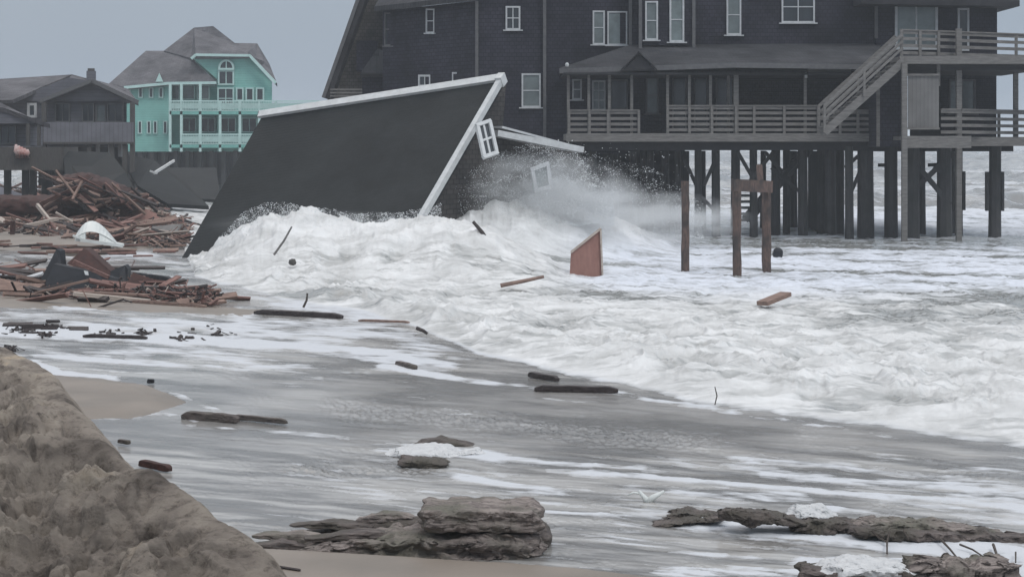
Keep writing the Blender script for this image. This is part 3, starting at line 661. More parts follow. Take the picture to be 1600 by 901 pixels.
# porch storey
W(894, 124, 909, 156, 77.55, nx=1, ny=2, fw=2.4); W(925, 126, 946, 172, 77.55, nx=2, ny=3, fw=2.2, gm='glass_mid')
W(954, 124, 981, 172, 77.45, ny=1, fw=2, fm='corner', gm='glass_dark'); W(1009, 120, 1029, 178, 77.0, ny=2, fw=2.4, fm='corner', gm='glass_mid')
W(1050, 118, 1073, 205, 77.0, ny=1, fw=2.4, fm='corner', gm='glass_dark', sill=False); W(1084, 118, 1106, 200, 77.0, ny=1, fw=2.4, fm='corner', gm='glass_dark')
W(1118, 118, 1146, 200, 77.0, ny=1, fw=2.4, fm='corner', gm='glass_dark', sill=False)
W(1482, 124, 1524, 178, 76.95, nx=2, ny=1, fw=3, fm='corner', gm='glass_mid')
# porch roof
ev = [P(874, 113, 72.9), P(1010, 109, 72.9), P(1150, 104, 72.4), P(1376, 107, 72.4)]
wl = [P(874, 119, 77.5), P(985, 76, 77.0), P(1376, 74, 77.0)]
b = MB(); up = Vector((0, 0, .16))
b.add([ev[0], ev[1], ev[2], ev[3], wl[2], wl[1], wl[0]] + [q + up for q in (ev[0], ev[1], ev[2], ev[3], wl[2], wl[1], wl[0])],
      [(7, 8, 12), (8, 9, 12), (9, 10, 11), (9, 11, 12), (7, 12, 13), (1, 0, 5), (2, 1, 5), (3, 2, 4), (4, 2, 5), (0, 6, 5), (0, 1, 8, 7), (1, 2, 9, 8), (2, 3, 10, 9), (3, 4, 11, 10), (6, 0, 7, 13)])
b.build('porch_roof', 'roofing', H)
b = MB(); b.prism([P(974, 109, 72.6), P(1023, 109, 72.6), P(998, 84, 72.6)], (0, 3.4, 0)); b.build('dormer', 'shade', H)
b = MB()
for s0, s1 in (((972, 111), (999, 82)), ((998, 82), (1026, 111))): b.beam(P(*s0, 72.5) , P(*s1, 72.5), .12, .12); b.beam(P(*s0, 74.5), P(*s1, 74.5), 4.0, .06, up=(0, 0, 1))
b = MB(); b.hexa([P(970, 111, 72.45), P(998, 82, 72.45), P(998, 82, 76), P(970, 111, 73), P(970, 108.5, 72.45), P(998, 79.5, 72.45), P(998, 79.5, 76), P(970, 108.5, 73)])
b.hexa([P(998.2, 82, 72.45), P(1027, 111, 72.45), P(1027, 111, 73), P(998.2, 82, 76), P(998.2, 79.5, 72.45), P(1027, 108.5, 72.45), P(1027, 108.5, 73), P(998.2, 79.5, 76)]); b.build('dormer_roof', 'roofing', H)
b = MB(); b.beam(ev[0] + Vector((0, -.03, .05)), ev[1] + Vector((0, -.03, .05)), .06, .2); b.beam(ev[1] + Vector((0, -.03, .05)), ev[2] + Vector((0, -.03, .05)), .06, .2); b.beam(ev[2] + Vector((0, -.03, .05)), ev[3] + Vector((0, -.03, .05)), .06, .2); b.build('fascia', 'corner', H)
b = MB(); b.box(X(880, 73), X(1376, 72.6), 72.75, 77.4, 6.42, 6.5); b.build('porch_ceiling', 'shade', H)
# decks
b = MB(); b.box(X(885, 73.2), X(1372, 73.2), 73.2, 79.4, 3.84, 4.1); b.build('deck', 'deck', H)
b = MB(); b.box(X(885, 73.1), X(1372, 73.1), 73.12, 73.19, 3.79, 4.12); b.build('rim_board', 'deck', H)
b = MB(); b.box(X(890, 73.4), X(1372, 73.4), 73.5, 86, 3.45, 3.8); b.build('floor_beams', 'shade', H)
b = MB(); b.box(X(1372.5, 73.4), X(1558, 77), 74.5, 86, 3.4, 3.95); b.build('floor_beams', 'shade', H)
def slab(px0, Y0, px1, Y1, zt, zb, back, name, m):
    b = MB(); q = [Vector((X(px0, Y0), Y0, zb)), Vector((X(px1, Y1), Y1, zb)), Vector((X(px1, Y1) + .3, back, zb)), Vector((X(px0, Y0), back, zb))]
    b.hexa(q + [v + Vector((0, 0, zt - zb)) for v in q]); return b.build(name, m, H)
slab(1409, 70.0, 1500, 70.6, 3.99, 3.84, 74.4, 'deck', 'deck'); slab(1409, 69.9, 1501, 70.5, 4.0, 3.55, 70.06, 'rim_board', 'deck')
slab(1501.5, 71.6, 1640, 74.2, 3.96, 3.8, 78, 'deck', 'deck'); slab(1501.5, 71.5, 1640, 74.1, 3.97, 3.62, 71.59, 'rim_board', 'deck')
slab(1407, 70.0, 1640, 73.6, 7.0, 6.86, 76.5, 'deck', 'deck'); slab(1406, 69.9, 1640, 73.5, 7.02, 6.72, 69.99, 'rim_board', 'deck')
b = MB(); b.box(X(1410, 71), X(1600, 73), 70.6, 76.4, 6.5, 6.71); b.build('deck_joists', 'shade', H)
def railing(pts, zs, posts, name='railing', hgt=1.1, th=.05, bw=.12, parent=None, m='deck'):
    """boards run through pts (ground line of the rail), posts at fractions"""
    parent = parent or H
    b = MB()
    for z in zs:
        for a, c in zip(pts[:-1], pts[1:]): b.beam(a + Vector((0, 0, z)), c + Vector((0, 0, z)), th, bw)
    top = max(zs) + bw / 2 + .03
    for a, c in zip(pts[:-1], pts[1:]): b.beam(a + Vector((0, 0, top)), c + Vector((0, 0, top)), .15, .05)
    b.build(name, m, parent)
    for p in posts:
        k = MB(); k.beam(p + Vector((0, -.07, 0)), p + Vector((0, -.07, top)), .1, .1); k.build('rail_post', m, parent)
def gl(px, Y, z): return Vector((X(px, Y), Y, z))
zs = (.16, .38, .6, .84)
railing([gl(889, 73.25, 4.1), gl(999, 73.25, 4.1)], zs, [gl(p, 73.25, 4.1) for p in (889, 921, 950, 998)])
railing([gl(1043, 73.25, 4.1), gl(1280, 73.25, 4.1)], (.16, .38, .6, .82, 1.02), [gl(p, 73.25, 4.1) for p in (1043, 1077, 1112, 1150, 1178, 1225, 1278)])
railing([gl(1283, 73.25, 4.1), gl(1367, 73.25, 4.1)], zs, [gl(p, 73.25, 4.1) for p in (1312, 1340, 1366)])
railing([gl(1470, 70.6, 3.99), gl(1500, 70.8, 3.99), gl(1640, 73.9, 3.97)], (.16, .42, .68, .94), [gl(1560, 72.5, 3.97), gl(1630, 73.8, 3.97)])
railing([gl(1407, 70.05, 7.0), gl(1498, 71.4, 7.0), gl(1640, 73.7, 7.0)], (.14, .42, .68, .92), [gl(1408, 70.05, 7.0), gl(1437, 70.5, 7), gl(1466, 70.9, 7.0), gl(1587, 72.9, 7.0)])
# side rail seen end on at the far right of the upper deck
railing([gl(1640, 73.8, 7.0), gl(1625, 77, 7.0)], (.14, .42, .68, .92), [])
# porch posts
for px in (888, 920, 952, 987, 1043, 1077, 1110, 1150, 1258):
    b = MB(); b.beam(gl(px, 73.35, 4.1), gl(px, 73.35, 6.45), .11 if px != 1150 else .2, .11); b.build('porch_post', 'deck', H)
b = MB(); b.beam(gl(1138, 74, 4.1), gl(1138, 74, 6.45), .12); b.build('porch_post', 'deck', H)
for px, Y, z0, z1, w_ in ((1413, 69.8, -.6, 6.72, .2), (1498, 70.9, -.6, 8.1, .2), (1587, 72.9, 3.97, 6.75, .17), (1466, 70.6, 5.9, 6.75, .13), (1372, 71.4, 3.6, 6.7, .12)):
    b = MB(); b.beam(gl(px, Y, z0), gl(px, Y, z1), w_); b.build('deck_post', 'deck', H)
b = MB(); b.prism(front(1419, 118, 1467, 200, 70.3), (0, .05, 0)); b.build('screen_panel', 'panel', H)
b = MB(); b.beam(P(1417, 117, 70.25), P(1468, 117, 70.25), .08, .08); b.beam(P(1417, 201, 70.25), P(1468, 201, 70.25), .08, .08); b.build('panel_frame', 'deck', H)
b = MB(); b.prism(front(1262, 106, 1330, 116, 73.0), (0, .15, 0)); b.build('porch_beam', 'deck', H)
# outside stair to the upper deck
s0, s1 = P(1288, 207, 69.9), P(1412, 96, 69.9)
for k, dy in enumerate((0, 1.15)):
    b = MB(); b.beam(s0 + Vector((0, dy, 0)), s1 + Vector((0, dy, 0)), .06, .3); b.build('stringer', 'deck', H)
for k in range(14):
    p = s0.lerp(s1, (k + .5) / 14) + Vector((0, 0, .1)); b = MB(); b.box(p.x - .15, p.x + .15, p.y + .04, p.y + 1.11, p.z - .02, p.z + .03); b.build('tread', 'deck', H)
for dy in (-.06, 1.22):
    o = Vector((0, dy, 0)); b = MB()
    for dz, hh in ((1.02, .12), (.76, .09), (.5, .09)): b.beam(s0 + o + Vector((0, 0, dz)), s1 + o + Vector((-.05, 0, dz)), .05, hh)
    b.build('stair_rail', 'deck', H)
    for k in (0, .5):
        p = s0.lerp(s1, k) + o; b = MB(); b.beam(p, p + Vector((0, 0, 1.05)), .09); b.build('rail_post', 'deck', H)
# small lamp, white knob on the porch eave
b = MB(); b.tube([P(886, 104, 72.8), P(886, 101, 72.8), P(886, 98, 72.8)], [.06, .08, .04], 8); b.build('porch_lamp', 'trim_white', H)
b = MB(); b.tube([P(1259.5, 122, 73.2), P(1259.5, 113, 73.2)], [.06, .05], 8); b.build('porch_lamp', 'trim_white', H)
# piles
def pile(px, Y, wpx, top=3.6, splint=False, m='pile'):
    w_ = wpx * Y / F; b = MB(); jx = random.uniform(-.03, .03)
    n = 6; pts = [Vector((X(px, Y) + jx * i / n, Y, -1.2 + (top + 1.2) * i / n)) for i in range(n + 1)]
    b.tube(pts, [w_ * .56, w_ * .55, w_ * .54, w_ * .52, w_ * .51, w_ * .5, w_ * .5], 8); o = b.build('pile', m, H)
    if splint:
        for s_ in (-1, 1):
            b = MB(); b.beam(Vector((X(px, Y) + s_ * w_ * .62, Y, 1.05)), Vector((X(px, Y) + s_ * w_ * .62, Y, 2.6)), .1, .3); b.build('splint', m, o).matrix_parent_inverse = Matrix.Identity(4)
    return o
for px, Y, wp in ((1091, 75, 11), (1119, 75, 13), (1149, 75.5, 14), (1178, 75, 12), (1212, 76, 14), (1229, 77, 11), (1255, 75, 15), (1284, 76, 15), (1298, 75, 17), (1312, 76.5, 13), (1327.5, 73, 13), (1353, 74, 25),
                  (1394, 74, 17), (1424, 73, 24), (1440, 77, 13), (1476, 73.4, 23), (1487, 77, 10)):
    pile(px, Y, wp)
pile(1554, 73.6, 19, splint=True); pile(1498, 74.5, 12, splint=True); pile(1388, 74.6, 12)
for px, Y, wp in ((1070, 80, 12), (1098, 81, 11), (1192, 82, 9), (1240, 82, 12), (1270, 81, 14), (1060, 76, 10), (1040, 77, 12), (1015, 78, 12), (990, 77, 12), (960, 78, 13), (925, 76, 13), (895, 77, 13), (1006, 82, 12), (940, 84, 13), (700, 86, 12), (640, 90, 12), (760, 84, 12), (820, 80, 12), (560, 92, 12), (530, 90, 12)):
    pile(px, Y, wp, 3.4)
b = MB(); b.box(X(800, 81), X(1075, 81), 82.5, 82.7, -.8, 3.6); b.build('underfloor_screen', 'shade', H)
b = MB(); b.box(X(1275, 79), X(1316, 79), 78.5, 81, -.8, 3.4); b.build('pile_cluster_fill', 'shade', H)  # dark block put in to fill the deep pile cluster
def brace(a, c, Y, w_=.14): b = MB(); b.beam(P(*a, Y), P(*c, Y), .08, w_); b.build('brace', 'pile', H)
brace((1153, 238), (1180, 285), 74.6); brace((1208, 238), (1166, 290), 74.7); brace((1196, 238), (1222, 268), 75.5)
brace((1100, 290), (1122, 240), 74.8); brace((1088, 300), (1118, 330), 74.9); brace((1320, 262), (1350, 236), 74.2)
brace((1418, 240), (1485, 320), 73.2, .2); brace((1490, 238), (1425, 300), 73.25, .2); brace((1440, 262), (1436, 238), 73.3, .3); brace((1458, 262), (1470, 268), 73.2)
brace((1205, 262), (1250, 300), 75.8); brace((1262, 242), (1232, 275), 75.6); brace((1330, 300), (1346, 262), 73.9); brace((1070, 250), (1088, 290), 75.4); brace((1372, 258), (1392, 258), 74.5); brace((1450, 258), (1490, 256), 74)
# stairs below the house
q0, q1 = P(1168, 345, 76), P(1268, 228, 76)
for dy in (0, 1.0):
    b = MB(); b.beam(q0 + Vector((0, dy, 0)), q1 + Vector((0, dy, 0)), .06, .34); b.build('stringer', 'pile', H)
for k in range(13):
    p = q0.lerp(q1, (k + .5) / 13); b = MB(); b.box(p.x - .16, p.x + .16, p.y + .04, p.y + .96, p.z - .03, p.z + .04); b.build('tread', 'pile', H)
b = MB()
for k in range(6): b.beam(P(1152, 296 + k * 9.5, 75.2), P(1180, 296 + k * 9.5, 75.2), .1, .11)
b.beam(P(1176, 285, 75.15), P(1176, 365, 75.15), .1); b.build('ladder', 'pile', H)

# ------------------------------------------------------------------ FALLEN HOUSE
FH = thing('collapsed_house', 'collapsed house tipped into the surf, plain dark grey roof slope towards the beach', 'house', (-5, 61, 0))
B_ = P(410, 181, 64.5); C_ = P(785, 123, 61.8); A_ = P(284, 403, 60.3); D_ = P(659, 341, 57.6)
A2 = A_ + (A_ - B_) * .06; D2 = D_ + (D_ - C_) * .10
nrm = (C_ - B_).cross(A_ - B_).normalized()
if nrm.y > 0: nrm = -nrm
def bilerp(u, v): return (B_.lerp(C_, u)).lerp(A2.lerp(D2, u), v)
nu, nv = 34, 24; vs = []; uvs = []
for j in range(nv + 1):
    for i in range(nu + 1):
        u, v = i / nu, j / nv
        sag = .05 * math.sin(math.pi * u) * math.sin(math.pi * v) + .015 * float(perlin(u * 6, v * 5, 4))
        vs.append(bilerp(u, v) - nrm * sag); uvs.append((u * 9.0, v * 7.0))
fs = [(j * (nu + 1) + i, (j + 1) * (nu + 1) + i, (j + 1) * (nu + 1) + i + 1, j * (nu + 1) + i + 1) for j in range(nv) for i in range(nu)]
k = len(vs); vs += [v - nrm * .25 for v in vs]; fs2 = [tuple(x + k for x in f[::-1]) for f in fs]
ring = [i for i in range(nu + 1)] + [j * (nu + 1) + nu for j in range(1, nv + 1)] + [nv * (nu + 1) + i for i in range(nu - 1, -1, -1)] + [j * (nu + 1) for j in range(nv - 1, 0, -1)]
fs3 = [(ring[i], ring[(i + 1) % len(ring)], ring[(i + 1) % len(ring)] + k, ring[i] + k) for i in range(len(ring))]
b = MB(); b.add(vs, fs + fs2 + fs3); ro = b.build('roof', 'fallen_roof', FH)
ul = ro.data.uv_layers.new(name='UVMap')
for lp in ro.data.loops: ul.data[lp.index].uv = uvs[lp.vertex_index % k]
o = nrm * .06
b = MB(); b.beam(B_ + o - Vector((.1, 0, 0)), C_ + o, .3, .11, up=nrm); b.build('ridge_trim', 'trim_white', FH)
rd = (D_ - C_).normalized(); sd_ = (C_ - B_).normalized()
b = MB(); b.beam(C_ + o + sd_ * .02, D2 + o + sd_ * .02, .22, .17, up=sd_); b.build('rake_board', 'trim_white', FH)
b = MB(); b.beam(C_ + o * .2 - rd * .06, C_ + o + Vector((.02, 0, .02)) + rd * .3, .36, .24, up=sd_); b.build('rake_board', 'trim_white', FH)
# gable wall behind the rake, broken
b = MB(); b.prism([P(781, 132, 62.3), P(660, 344, 58.6), P(668, 420, 58.6), P(955, 420, 66), P(930, 330, 66), P(898, 238, 65.2), P(776, 206, 62.5)], (.2, .25, 0)); b.build('gable_wall', 'brown_wall', FH)
b = MB(); b.prism([P(776, 206, 62.6), P(898, 238, 65.3), P(905, 420, 66), P(760, 420, 62.6)], (-3.5, 6, 0)); b.build('wall', 'brown_wall', FH)
w1 = window_c(FH, [P(754, 250, 58.4), P(777, 242, 58.9), P(765, 188, 59.6), P(742, 196, 59.2)], 2, 2, .12, 'trim_white', 'glass_dark', .08, False)
w2 = window_c(FH, [P(834, 302, 61.5), P(862, 294, 61.8), P(856, 252, 61.8), P(827, 263, 61.5)], 1, 1, .13, 'trim_grey', 'glass_mid', .08, False)
f0, f1 = P(772, 208, 61.6), P(906, 234, 63.4)
b = MB(); b.beam(f0, f1, .5, .2); b.build('fascia', 'trim_white', FH)
b = MB(); b.beam(f0 + Vector((.05, .25, .2)), f1 + Vector((-.6, .25, .17)), .7, .07); b.build('eave_board', 'trim_grey', FH)

# ------------------------------------------------------------------ TURQUOISE HOUSE
T = thing('aqua_house', 'turquoise three storey house with white arched window and grey hipped roof', 'house', (-26, 152, 0))
YT = 150.0
def tp(px, py, dy=0): return P(px, py, YT + dy)
def tbox(name, px0, py0, px1, py1, y0, depth, m):
    b = MB(); b.prism([tp(px0, py1, y0), tp(px1, py1, y0), tp(px1, py0, y0), tp(px0, py0, y0)], (-.15 * depth, depth, 0)); return b.build(name, m, T)
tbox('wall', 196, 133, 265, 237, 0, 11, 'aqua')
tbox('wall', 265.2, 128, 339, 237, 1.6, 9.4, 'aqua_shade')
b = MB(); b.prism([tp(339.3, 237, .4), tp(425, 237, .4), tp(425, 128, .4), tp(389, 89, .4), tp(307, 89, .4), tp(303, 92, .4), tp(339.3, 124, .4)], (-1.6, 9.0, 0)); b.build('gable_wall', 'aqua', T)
# roofs
def rprism(pts, th=.25, m='grey_roof', name='roof'):
    b = MB(); n = len(pts); b.prism(pts, (0, .12, -th)); return b.build(name, m, T)
tz = lambda px, py, dy: tp(px, py, dy)
rprism([tz(170, 131, -.4), tz(195, 136, -.6), tz(262, 129, -.6), tz(338, 128, -.6), tz(299, 91, 2.5), tz(256, 79.5, 5), tz(228, 79.5, 5)])
rprism([tz(228, 79.5, 5), tz(170, 131, -.4), tz(185, 128, 9), tz(228, 79.6, 6)])
rprism([tz(256, 79.5, 4.5), tz(303, 43.5, 6), tz(333, 41, 6), tz(367, 67.5, 5), tz(402, 68, 5), tz(412, 96, 1.0), tz(389, 86.5, -.2), tz(306, 86.5, -.2), tz(299, 91, 2)])
rprism([tz(402, 68, 5), tz(421, 100, 5), tz(433, 131, -.3), tz(426, 123, .2), tz(389, 84, -.1), tz(388, 80, .6)])
b = MB()
for a, c in (((299, 92), (306, 86)), ((306, 86), (390, 87)), ((390, 87), (431, 130))): b.beam(tp(*a, -.25), tp(*c, -.25), .3, .2)
b.build('rake_board', 'aqua_trim', T)
b = MB()
for a, c in (((194, 137), (262, 130.5)), ((262, 130.5), (338, 129.5))): b.beam(tp(*a, -.75), tp(*c, -.75), .15, .22)
b.build('eave_trim', 'aqua_trim', T)
b = MB(); b.add([tp(243, 128, -.9), tp(255, 128, -.9), tp(249, 114, -.9), tp(249, 118, 2.5)], [(0, 1, 2), (1, 3, 2), (0, 2, 3), (0, 3, 1)]); b.build('finial_gable', 'aqua_trim', T)
# arched window
aw = MB(); ring_o = []; ring_i = []
cx, cyy = 353.5, 106.5
for k in range(13):
    a = math.pi * k / 12; ring_o.append(tp(cx + 12.5 * math.cos(a), cyy - 13.5 * math.sin(a), .1)); ring_i.append(tp(cx + 9.5 * math.cos(a), cyy - 10.5 * math.sin(a), .1))
for k in range(12): aw.prism([ring_i[k], ring_o[k], ring_o[k + 1], ring_i[k + 1]], (0, .28, 0))
aw.beam(tp(341, 108, .15), tp(366, 108, .15), .12, .16); aw.beam(tp(353.5, 107, .15), tp(353.5, 96, .15), .08, .06)
awo = aw.build('window', 'aqua_trim', T); pm = MB(); pm.prism(ring_i, (0, .1, 0)); po = pm.build('pane', 'glass_dark', awo); po.matrix_parent_inverse = Matrix.Identity(4); po.location.y = .1
def tw(px0, py0, px1, py1, nx=1, ny=1, Y=.38, fw=2.2, gm='glass_dark', fm='aqua_trim'): return window(T, px0, py0, px1, py1, YT + Y, nx=nx, ny=ny, fw=fw, fm=fm, gm=gm, off=.12, sill=False)
tw(341, 110, 366, 133, 2, 1); tw(340, 137, 366, 171, 2, 2); tw(369, 137, 381, 158, 1, 1); tw(384, 137, 397, 158); tw(400, 137, 413, 158)
for px in (220, 236.5, 252): tw(px - 3.5, 137, px + 3.5, 153, 1, 1, -.02, 1.4)
tw(198, 138, 204, 152, 1, 1, -.02, 1.4)
for px in (219, 233, 243, 258.5): tw(px - 3.2, 189, px + 3.2, 209, 1, 1, -.02, 1.3)
for px0, px1 in ((268, 281), (284, 305), (308, 328)): tw(px0, 133, px1, 156, 1, 1, 1.55, 1.5, 'glass_mid')
for px0, px1 in ((285, 307), (314, 337)): tw(px0, 184, px1, 207, 2, 1, 1.55, 1.5, 'glass_dark')
for px0, px1 in ((345, 369), (378, 402)): tw(px0, 184, px1, 207, 2, 1, .38, 1.5, 'glass_dark')
def tdeck(py, px0, px1, y0=-1.8):
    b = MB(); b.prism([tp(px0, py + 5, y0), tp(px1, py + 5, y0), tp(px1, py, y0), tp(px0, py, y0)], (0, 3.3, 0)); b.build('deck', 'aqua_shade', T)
tdeck(174, 265, 432); tdeck(226, 265, 432)
def trail(px0, px1, pt, pb, y0=-1.75):
    b = MB(); b.beam(tp(px0, pt, y0), tp(px1, pt, y0), .12, .1); b.beam(tp(px0, pb, y0), tp(px1, pb, y0), .08, .08)
    b.beam(tp(px0, (pt + pb) / 2, y0), tp(px1, (pt + pb) / 2, y0), .05, .45)
    n = int((px1 - px0) / 2.6)
    for i in range(n + 1): p = px0 + (px1 - px0) * i / n; b.beam(tp(p, pt, y0 - .06), tp(p, pb, y0 - .06), .04, .04)
    b.build('railing', 'aqua_trim', T)
trail(266, 500, 158, 173); trail(284, 430, 210, 225)
for px in (266, 283.5, 313, 344, 375, 405, 431):
    b = MB(); b.beam(tp(px, 131 if px < 340 else 158, -1.7), tp(px, 237, -1.7), .2); b.build('porch_post', 'aqua_trim', T)
b = MB(); b.beam(tp(433, 176, -1.6), tp(505, 176, 1), 2.5, .2); b.build('walkway', 'aqua_trim', T)
for px in (440, 460, 480, 500): b = MB(); b.beam(tp(px, 176, -1), tp(px, 300, -1), .25); b.build('walkway_post', 'pile', T)
for k in range(13):
    px = 200 + k * 18.6
    for dy in (.3, 6): b = MB(); b.beam(tp(px + dy, 236, dy), Vector((X(px + dy, YT + dy), YT + dy, -1)), .32); b.build('pile', 'pile', T)
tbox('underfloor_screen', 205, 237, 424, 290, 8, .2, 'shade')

# ------------------------------------------------------------------ LEFT GREY HOUSE
Lh = thing('grey_house', 'weathered grey house with front gable and solid boarded balcony at left', 'house', (-27, 108, 0))
YL = 106.0
def lp_(px, py, dy=0): return P(px, py, YL + dy)
def lbox(name, px0, py0, px1, py1, y0, depth, m, parent=None):
    b = MB(); b.prism([lp_(px0, py1, y0), lp_(px1, py1, y0), lp_(px1, py0, y0), lp_(px0, py0, y0)], (-.23 * depth, depth, 0)); return b.build(name, m, parent or Lh)
lbox('wall', -90, 150, 198, 230, 1.5, 8, 'grey_siding')
lbox('wall', 84, 158, 194, 192, .6, .7, 'grey_siding')
b = MB(); b.prism([lp_(70, 158, .1), lp_(208, 158, .1), lp_(143.5, 130, .1)], (-1.7, 7, 0)); b.build('gable_wall', 'grey_siding', Lh)
def lroof(pts, th=.2): b = MB(); b.prism(pts, (0, .1, -th)); b.build('roof', 'grey_roof', Lh)
b = MB(); b.prism([lp_(18, 158, 1.3), lp_(150, 160, 1.3), lp_(150, 128.5, 1.3), lp_(108, 121, 1.3), lp_(66, 137, 1.3)], (-.3, 1.5, 0)); b.build('wall', 'grey_siding', Lh)
lroof([lp_(62, 158.5, -.5), lp_(143.5, 126, -.5), lp_(145, 124, 6), lp_(90, 134, 7)]); lroof([lp_(143.5, 126, -.5), lp_(216, 160, -.5), lp_(200, 139, 6), lp_(145, 124, 6)])
lroof([lp_(-90, 126, 5), lp_(0, 123.5, 5), lp_(113, 116.5, 5), lp_(65, 136, 1.8), lp_(20, 156, -.8), lp_(-90, 159, -.8)]); lroof([lp_(113, 116.5, 5), lp_(197, 139, 4), lp_(195, 142, 3), lp_(150, 128, 1.4), lp_(100, 128, 1.5)])
b = MB(); b.beam(lp_(62, 158.5, -.6), lp_(143.5, 126, -.6), .12, .22); b.beam(lp_(143.5, 126, -.6), lp_(216, 160, -.6), .12, .22); b.build('rake_board', 'corner', Lh)
lbox('chimney', 135, 111, 150, 130, 4, .8, 'grey_siding'); lbox('chimney_cap', 137, 107, 148, 111.2, 4.1, .6, 'deck_dark')
def lw(px0, py0, px1, py1, nx=1, Y=.55, fm='corner', gm='glass_dark', fw=2, **k): return window(Lh, px0, py0, px1, py1, YL + Y, nx=nx, ny=1, fw=fw, fm=fm, gm=gm, off=.1, sill=False)
lw(86, 161, 110, 191, 2); lw(128, 161, 148, 191, 2); lw(168, 161, 193, 191, 2); lw(150, 163, 166, 191, 1, gm='glass_mid')
lw(43, 161, 58, 184, 1, Y=1.4, fm='trim_grey', fw=4)
lbox('balcony', 68, 191, 209, 222, -1.2, .12, 'grey_vert'); lbox('balcony', 206, 191, 209.5, 222, -1.0, 2.6, 'grey_vert'); lbox('balcony_floor', 68, 222, 209, 225, -1.2, 2.8, 'deck_dark')
for px in (69, 104, 140, 175, 195, 207):
    b = MB(); b.beam(lp_(px, 160 if px in (69, 207) else 224, -.9), Vector((X(px, YL - .9), YL - .9, -1)), .25); b.build('post', 'deck_dark', Lh)
for px in (153, 172, 188): b = MB(); b.beam(lp_(px, 226, .5), lp_(px, 245, .5), .2); b.build('white_post', 'trim_grey', Lh)
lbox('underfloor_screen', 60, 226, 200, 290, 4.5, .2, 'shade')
# nearer porch at the very left edge
Ph = thing('grey_porch_house', 'low grey porch house with boarded deck at the left edge', 'house', (-26, 92, 0))
YP = 92.0
def pp(px, py, dy=0): return P(px, py, YP + dy)
def pbox(name, px0, py0, px1, py1, y0, depth, m):
    b = MB(); b.prism([pp(px0, py1, y0), pp(px1, py1, y0), pp(px1, py0, y0), pp(px0, py0, y0)], (0, depth, 0)); return b.build(name, m, Ph)
b = MB(); b.prism([pp(-120, 166, .0), pp(4, 168, .0), pp(78, 194, -.2), pp(60, 190, 3), pp(0, 160, 4.5), pp(-120, 160, 4.5)], (0, .1, -.2)); b.build('roof', 'grey_roof', Ph)
b = MB(); b.prism([pp(-120, 193, .2), pp(66, 193, .2), pp(4, 170, .2), pp(-120, 168, .2)], (0, .15, 0)); b.build('gable_wall', 'grey_siding', Ph)
pbox('wall', -120, 193, 43, 228, 1.2, 3, 'grey_siding')
window(Ph, 0, 196, 26, 226, YP + 1.15, nx=2, ny=1, fw=2, fm='corner', gm='glass_dark', off=.08, sill=False)
for px in (44, 61): b = MB(); b.beam(pp(px, 193, .1), pp(px, 228, .1), .16); b.build('post', 'deck_dark', Ph)
pbox('deck_side', -120, 230, 99, 262, -.9, .12, 'deck_dark'); pbox('deck', -120, 262, 99, 266, -.9, 5, 'deck_dark')
pbox('deck_return', 97, 230, 100, 262, -.7, 3, 'deck_dark')
for px in (-60, -20, 12, 40, 52, 71, 77, 96):
    b = MB(); b.beam(pp(px, 264, .2), Vector((X(px, YP + .2), YP + .2, -1)), .3); b.build('pile', 'pile', Ph)
b = MB()
for i in range(5): b.tube([pp(25 + i * 4.5, 226 + i * 2, -1.05), pp(26 + i * 4.2, 236 + i, -1.15), pp(27 + i * 4.2, 247, -1.1)], [.06, .15, .08], 8)
bo = b.build('cloth_bundle', 'bundle', None, smooth=True); tag(bo, 'red and white cloth bundle hanging over the porch deck side', 'cloth')

# ------------------------------------------------------------------ WRECKED ROOF SHEETS between the houses
def sheet(name, pts, label, m, th=.2, cat='wreckage'):
    b = MB(); b.prism(pts, (0, .15, -th)); o = b.build(name, m); return tag(o, label, cat)
sheet('fallen_roof_sheet', [P(98, 236, 92), P(172, 238, 94), P(196, 268, 91), P(222, 318, 88), P(150, 300, 86), P(104, 288, 88)], 'grey fallen roof sheet leaning below the boarded balcony', 'fallen_roof')
sheet('fallen_roof_sheet', [P(184, 238, 112), P(240, 250, 108), P(290, 285, 104), P(326, 322, 100), P(262, 318, 99), P(215, 290, 101)], 'grey fallen roof sheet sloping into foam before the turquoise house', 'fallen_roof')
sheet('fallen_roof_sheet', [P(205, 262, 124), P(338, 262, 124), P(345, 312, 118), P(205, 305, 118)], 'wide flat grey wreck under the turquoise house', 'fallen_roof')
b = MB(); b.beam(P(240, 271, 97), P(272, 251, 99), .10, .13); b.beam(P(234, 267, 96.9), P(246, 271, 97), .10, .10); o = b.build('white_board', 'trim_white'); tag(o, 'white board propped on the grey fallen roofs', 'board')
